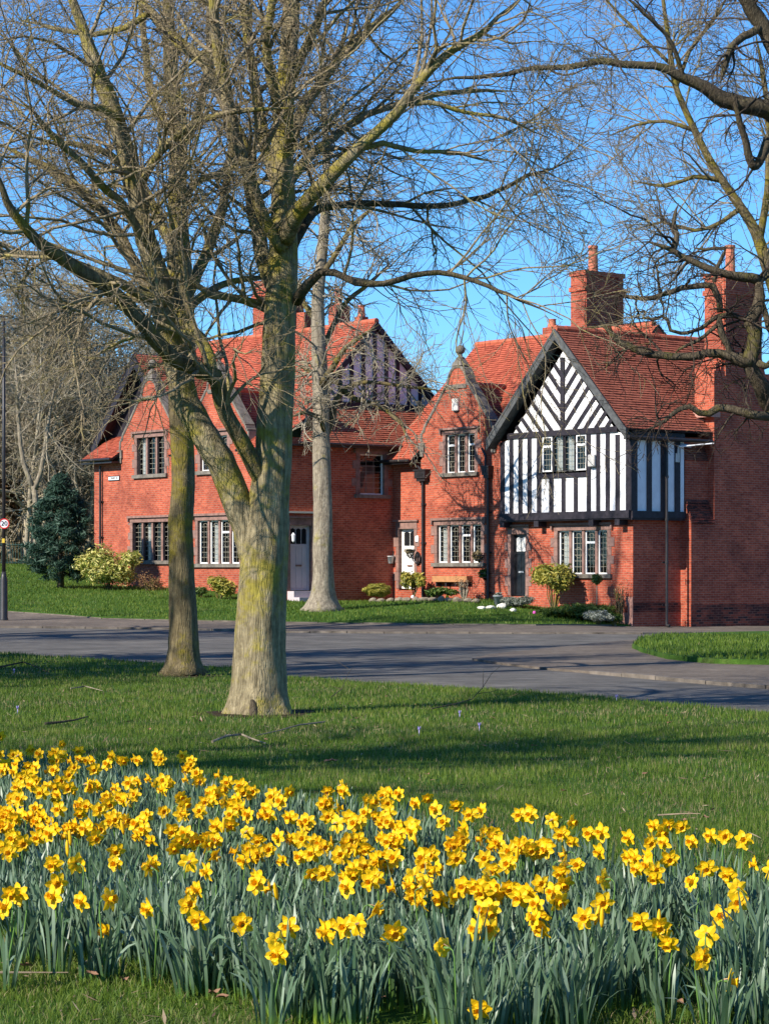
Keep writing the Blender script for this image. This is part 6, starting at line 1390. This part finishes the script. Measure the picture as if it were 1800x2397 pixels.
mb = MB(); mb.box(lambda a, z, d: p+Vector((a, d, z)), -.045, .035, (1449-1271)*s, (1449-1261)*s, -.075, -.058); mb.build('sticker', M['signyellow'], LP)
sc_ = p+Vector((2*s, -.09, (1449-1226)*s)); SG = empty('speed_limit_sign', sc_, 'round white speed limit sign reading 20 with a red ring', 'sign')
def disc(r0, r1, y0, y1, nm, mt):
    mb = MB(); n = 32
    for k in range(n):
        c, s2 = [Vector((math.cos(2*math.pi*(k+j)/n), 0, math.sin(2*math.pi*(k+j)/n))) for j in (0, 1)]
        f = Vector((0, y0, 0)); b = Vector((0, y1, 0)); mb.hexa([sc_+c*r0+f, sc_+s2*r0+f, sc_+s2*r0+b, sc_+c*r0+b], [sc_+c*r1+f, sc_+s2*r1+f, sc_+s2*r1+b, sc_+c*r1+b])
    return mb.build(nm, mt, SG)
disc(.002, .150, -.005, .0, 'plate', M['signwhite']); disc(.122, .155, -.010, .004, 'ring', M['red']); text('20', 'numeral', SG, M['blackflat'], sc_+Vector((0, -.014, 0)), (1, 0, 0), (0, 0, 1), .19, .002)
# railings, three panels
y = 103.5; r = empty('green_railings', ((-900)*y/F, y, T(-900*y/F, y)), 'dark green metal railings along the wood behind the lamp post', 'fence'); mb = MB(); pm = MB(); xs = np.arange(-30, -10.5, .12)
for i, x in enumerate(xs):
    z = T(x, y)
    if i % 22 == 0: pm.box(lambda a, q, d: Vector((x+a, y+d, z+q)), -.035, .035, -.1, 1.0, -.035, .035)
    else: mb.box(lambda a, q, d: Vector((x+a, y+d, z+q)), -.011, .011, .05, .98, -.011, .011)
for q in (.12, .88):
    for i in range(0, len(xs)-22, 22): x0_, x1_ = xs[i], xs[i+22]; zz0, zz1 = T(x0_, y), T(x1_, y); mb.tube([(x0_, y-.015, zz0+q), (x1_, y-.015, zz1+q)], [.02, .02], 4)
mb.build('bars', M['green_metal'], r); pm.build('posts', M['green_metal'], r)
# undergrowth of the wood
n = 60000; x = rs.uniform(-34, 2, n); y = rs.uniform(106, 150, n); hmax = 2.2+1.3*np.sin(x*.9)+.9*np.sin(x*2.3+y*.5); z = TT(x, y)+np.abs(rs.random(n)**1.6*hmax*.9); sz = .09+.08*rs.random(n)
c = np.stack([x, y, z], 1); nn = nrm(rs.normal(size=(n, 3))); t = nrm(np.cross(nn, rs.normal(size=(n, 3)))); b = np.cross(nn, t)
V = np.stack([c-b*sz[:, None]*2, c+t*sz[:, None]*.4, c+b*sz[:, None]*2, c-t*sz[:, None]*.4], 1).reshape(-1, 3); i = np.arange(n)*4
tag(np_mesh('undergrowth', V, np.stack([i, i+1, i+2, i+3], 1), M['scrub'], None, False, {'shade': np.repeat(np.clip(rs.random(n)*.8+.2*(np.sin(x*1.7) > 0), 0, 1), 4)}), 'brown winter undergrowth of the wood behind the railings', 'undergrowth', kind='stuff')
shrub('beech_bush', 'russet brown leaved bush behind the lamp post', 'shrub', -20, 52, 1060, 1300, M['russet'], 5000, .06, 31, 9, y=109, stems=8)
# crocuses, leaves, sticks, stones on the near lawn
for i, (u, v, lb) in enumerate(((1076,1684,'crocus right of the thick trunk, above the long shadow'),(1122,1714,'palest crocus in the middle of the lawn'),(981,1724,'dark blue crocus nearest the daffodils'),(1443,1644,'lilac crocus at the road edge on the right'),(41,1672,'crocus at the left edge just above the daffodils'),(33,1580,'crocus at the left edge near the road'))):
    p = G(u, v); r = empty('crocus', p, lb, 'crocus', 'crocuses scattered on the lawn'); r.scale = (.75,)*3; mb = MB(); mb.tube([p, p+Vector((0, 0, .07))], [.004, .005], 6); mb.build('stem', M['petalw'], r, True, False); mb = MB()
    for k in range(6):
        a = k*1.047; d = Vector((math.cos(a), math.sin(a), 0)); e = Vector((-d.y, d.x, 0)); mb.face([p+Vector((0, 0, .065)), p+d*.016+e*.012+Vector((0, 0, .09)), p+d*.022+Vector((0, 0, .125)), p+d*.016-e*.012+Vector((0, 0, .09))])
    mb.build('petals', M['petalw'], r, uv=False, recalc=False)
lf = random.Random(8)
for i in range(26):
    u, v = ((775,1797),(1652,1933),(1560,1688),(1565,1705),(835,1695),(820,1698),(1600,1940),(970,1660),(622,1745),(470,1700),(350,1720),(905,1640),(1000,1830),(1320,1870),(1510,1830),(1480,2020),(215,2318),(290,2330),(500,2360),(520,2380),(60,2300),(1590,2388),(900,2370),(160,1690),(330,1600),(1250,1760))[i]
    p = G(u, v); s = .016+.014*lf.random() if i else .07; mb = MB(); a0 = lf.uniform(0, 6.28); pts = []
    for k in range(9): a = a0+6.283*k/9; q = s*(1 if k % 2 else .62)*(1.3 if k in (0, 4) else 1); pts.append(p+Vector((math.cos(a)*q, math.sin(a)*q, .045+lf.uniform(0, .02))))
    c_ = p+Vector((0, 0, .05))
    for k in range(9): mb.face([c_, pts[k], pts[(k+1) % 9]])
    o = mb.build('dead_leaf', M['leafdead'], None, uv=False, recalc=False); tag(o, 'one of the small brown dead leaves lying on the lawn' if i else 'large dull brown leaf lying behind the centre daffodils', 'leaf', 'dead leaves on the lawn')
def stick(pts, r, label, mt=None, forks=()):
    P = [Vector(G(u, v))+Vector((0, 0, .04+h)) for u, v, h in pts]; mb = MB(); mb.tube(P, [r*(1-.6*k/(len(P)-1)) for k in range(len(P))], 6)
    for f in forks: Q_ = [Vector(G(u, v))+Vector((0, 0, .04+h)) for u, v, h in f]; mb.tube(Q_, [r*.6*(1-.5*k/(len(Q_)-1)) for k in range(len(Q_))], 5)
    tag(mb.build('fallen_stick', mt or M['stick'], None, uv=False), label, 'stick', 'fallen sticks on the lawn')
stick([(497,1748,0),(530,1738,.02),(565,1735,.02),(590,1740,0),(622,1752,0)], .014, 'long pale stick just behind the centre of the daffodils', M['barkC'])
stick([(105,1704,0),(140,1703,.01),(175,1700,.02),(206,1692,.02)], .016, 'dark stick on the lawn at the left above the daffodils', M['barkD'])
stick([(0,1568,0),(55,1563,.05),(85,1570,.02),(115,1582,0)], .016, 'curved dark stick near the road at the left edge', M['barkD'])
stick([(185,2292,0),(215,2272,.01),(250,2250,.03),(303,2217,.10)], .006, 'thin straight stick rising into the leaves at bottom left')
stick([(0,2303,0),(40,2310,0),(90,2310,0),(160,2308,0)], .005, 'thin stick lying flat on the grass at bottom left', None, [[(8,2303,0),(22,2280,.03)]])
stick([(1010,1668,0),(1060,1662,.02),(1105,1655,.05),(1130,1640,.12),(1132,1618,.25)], .008, 'dead branch with upturned fork in the middle of the lawn', M['barkD'], [[(1130,1640,.12),(1150,1625,.22),(1175,1612,.28)], [(1120,1648,.08),(1150,1648,.10),(1170,1645,.12)]])
stick([(775,1640,0),(800,1636,.08),(815,1610,.15),(828,1600,.2)], .006, 'dead branch standing up right of the thick trunk', M['barkD'], [[(815,1610,.22),(780,1598,.3)], [(800,1636,.08),(775,1632,.1)]])
stick([(165,1620,0),(200,1618,.02),(240,1625,0)], .012, 'yellowish broken stick between left edge and slim trunk', M['barkC'])
stick([(760,1700,0),(700,1712,.02),(650,1722,0),(600,1735,.01)], .010, 'thin brown stick lying right below the thick trunk')
stick([(1540,1925,0),(1600,1930,.02),(1640,1933,.03)], .006, 'thin pale stick behind the right hand daffodils')
p = G(1712, 2262); blob('brown_stone', 'rough brown stone lying in the grass at bottom right', 'stone', p+Vector((0, 0, .02)), (.085, .06, .045), M['rock'], 77)
p = G(1670, 2235); blob('brown_stone', 'smaller brown stone half hidden left of the rough one', 'stone', p+Vector((0, 0, .02)), (.05, .05, .035), M['rock'], 78)
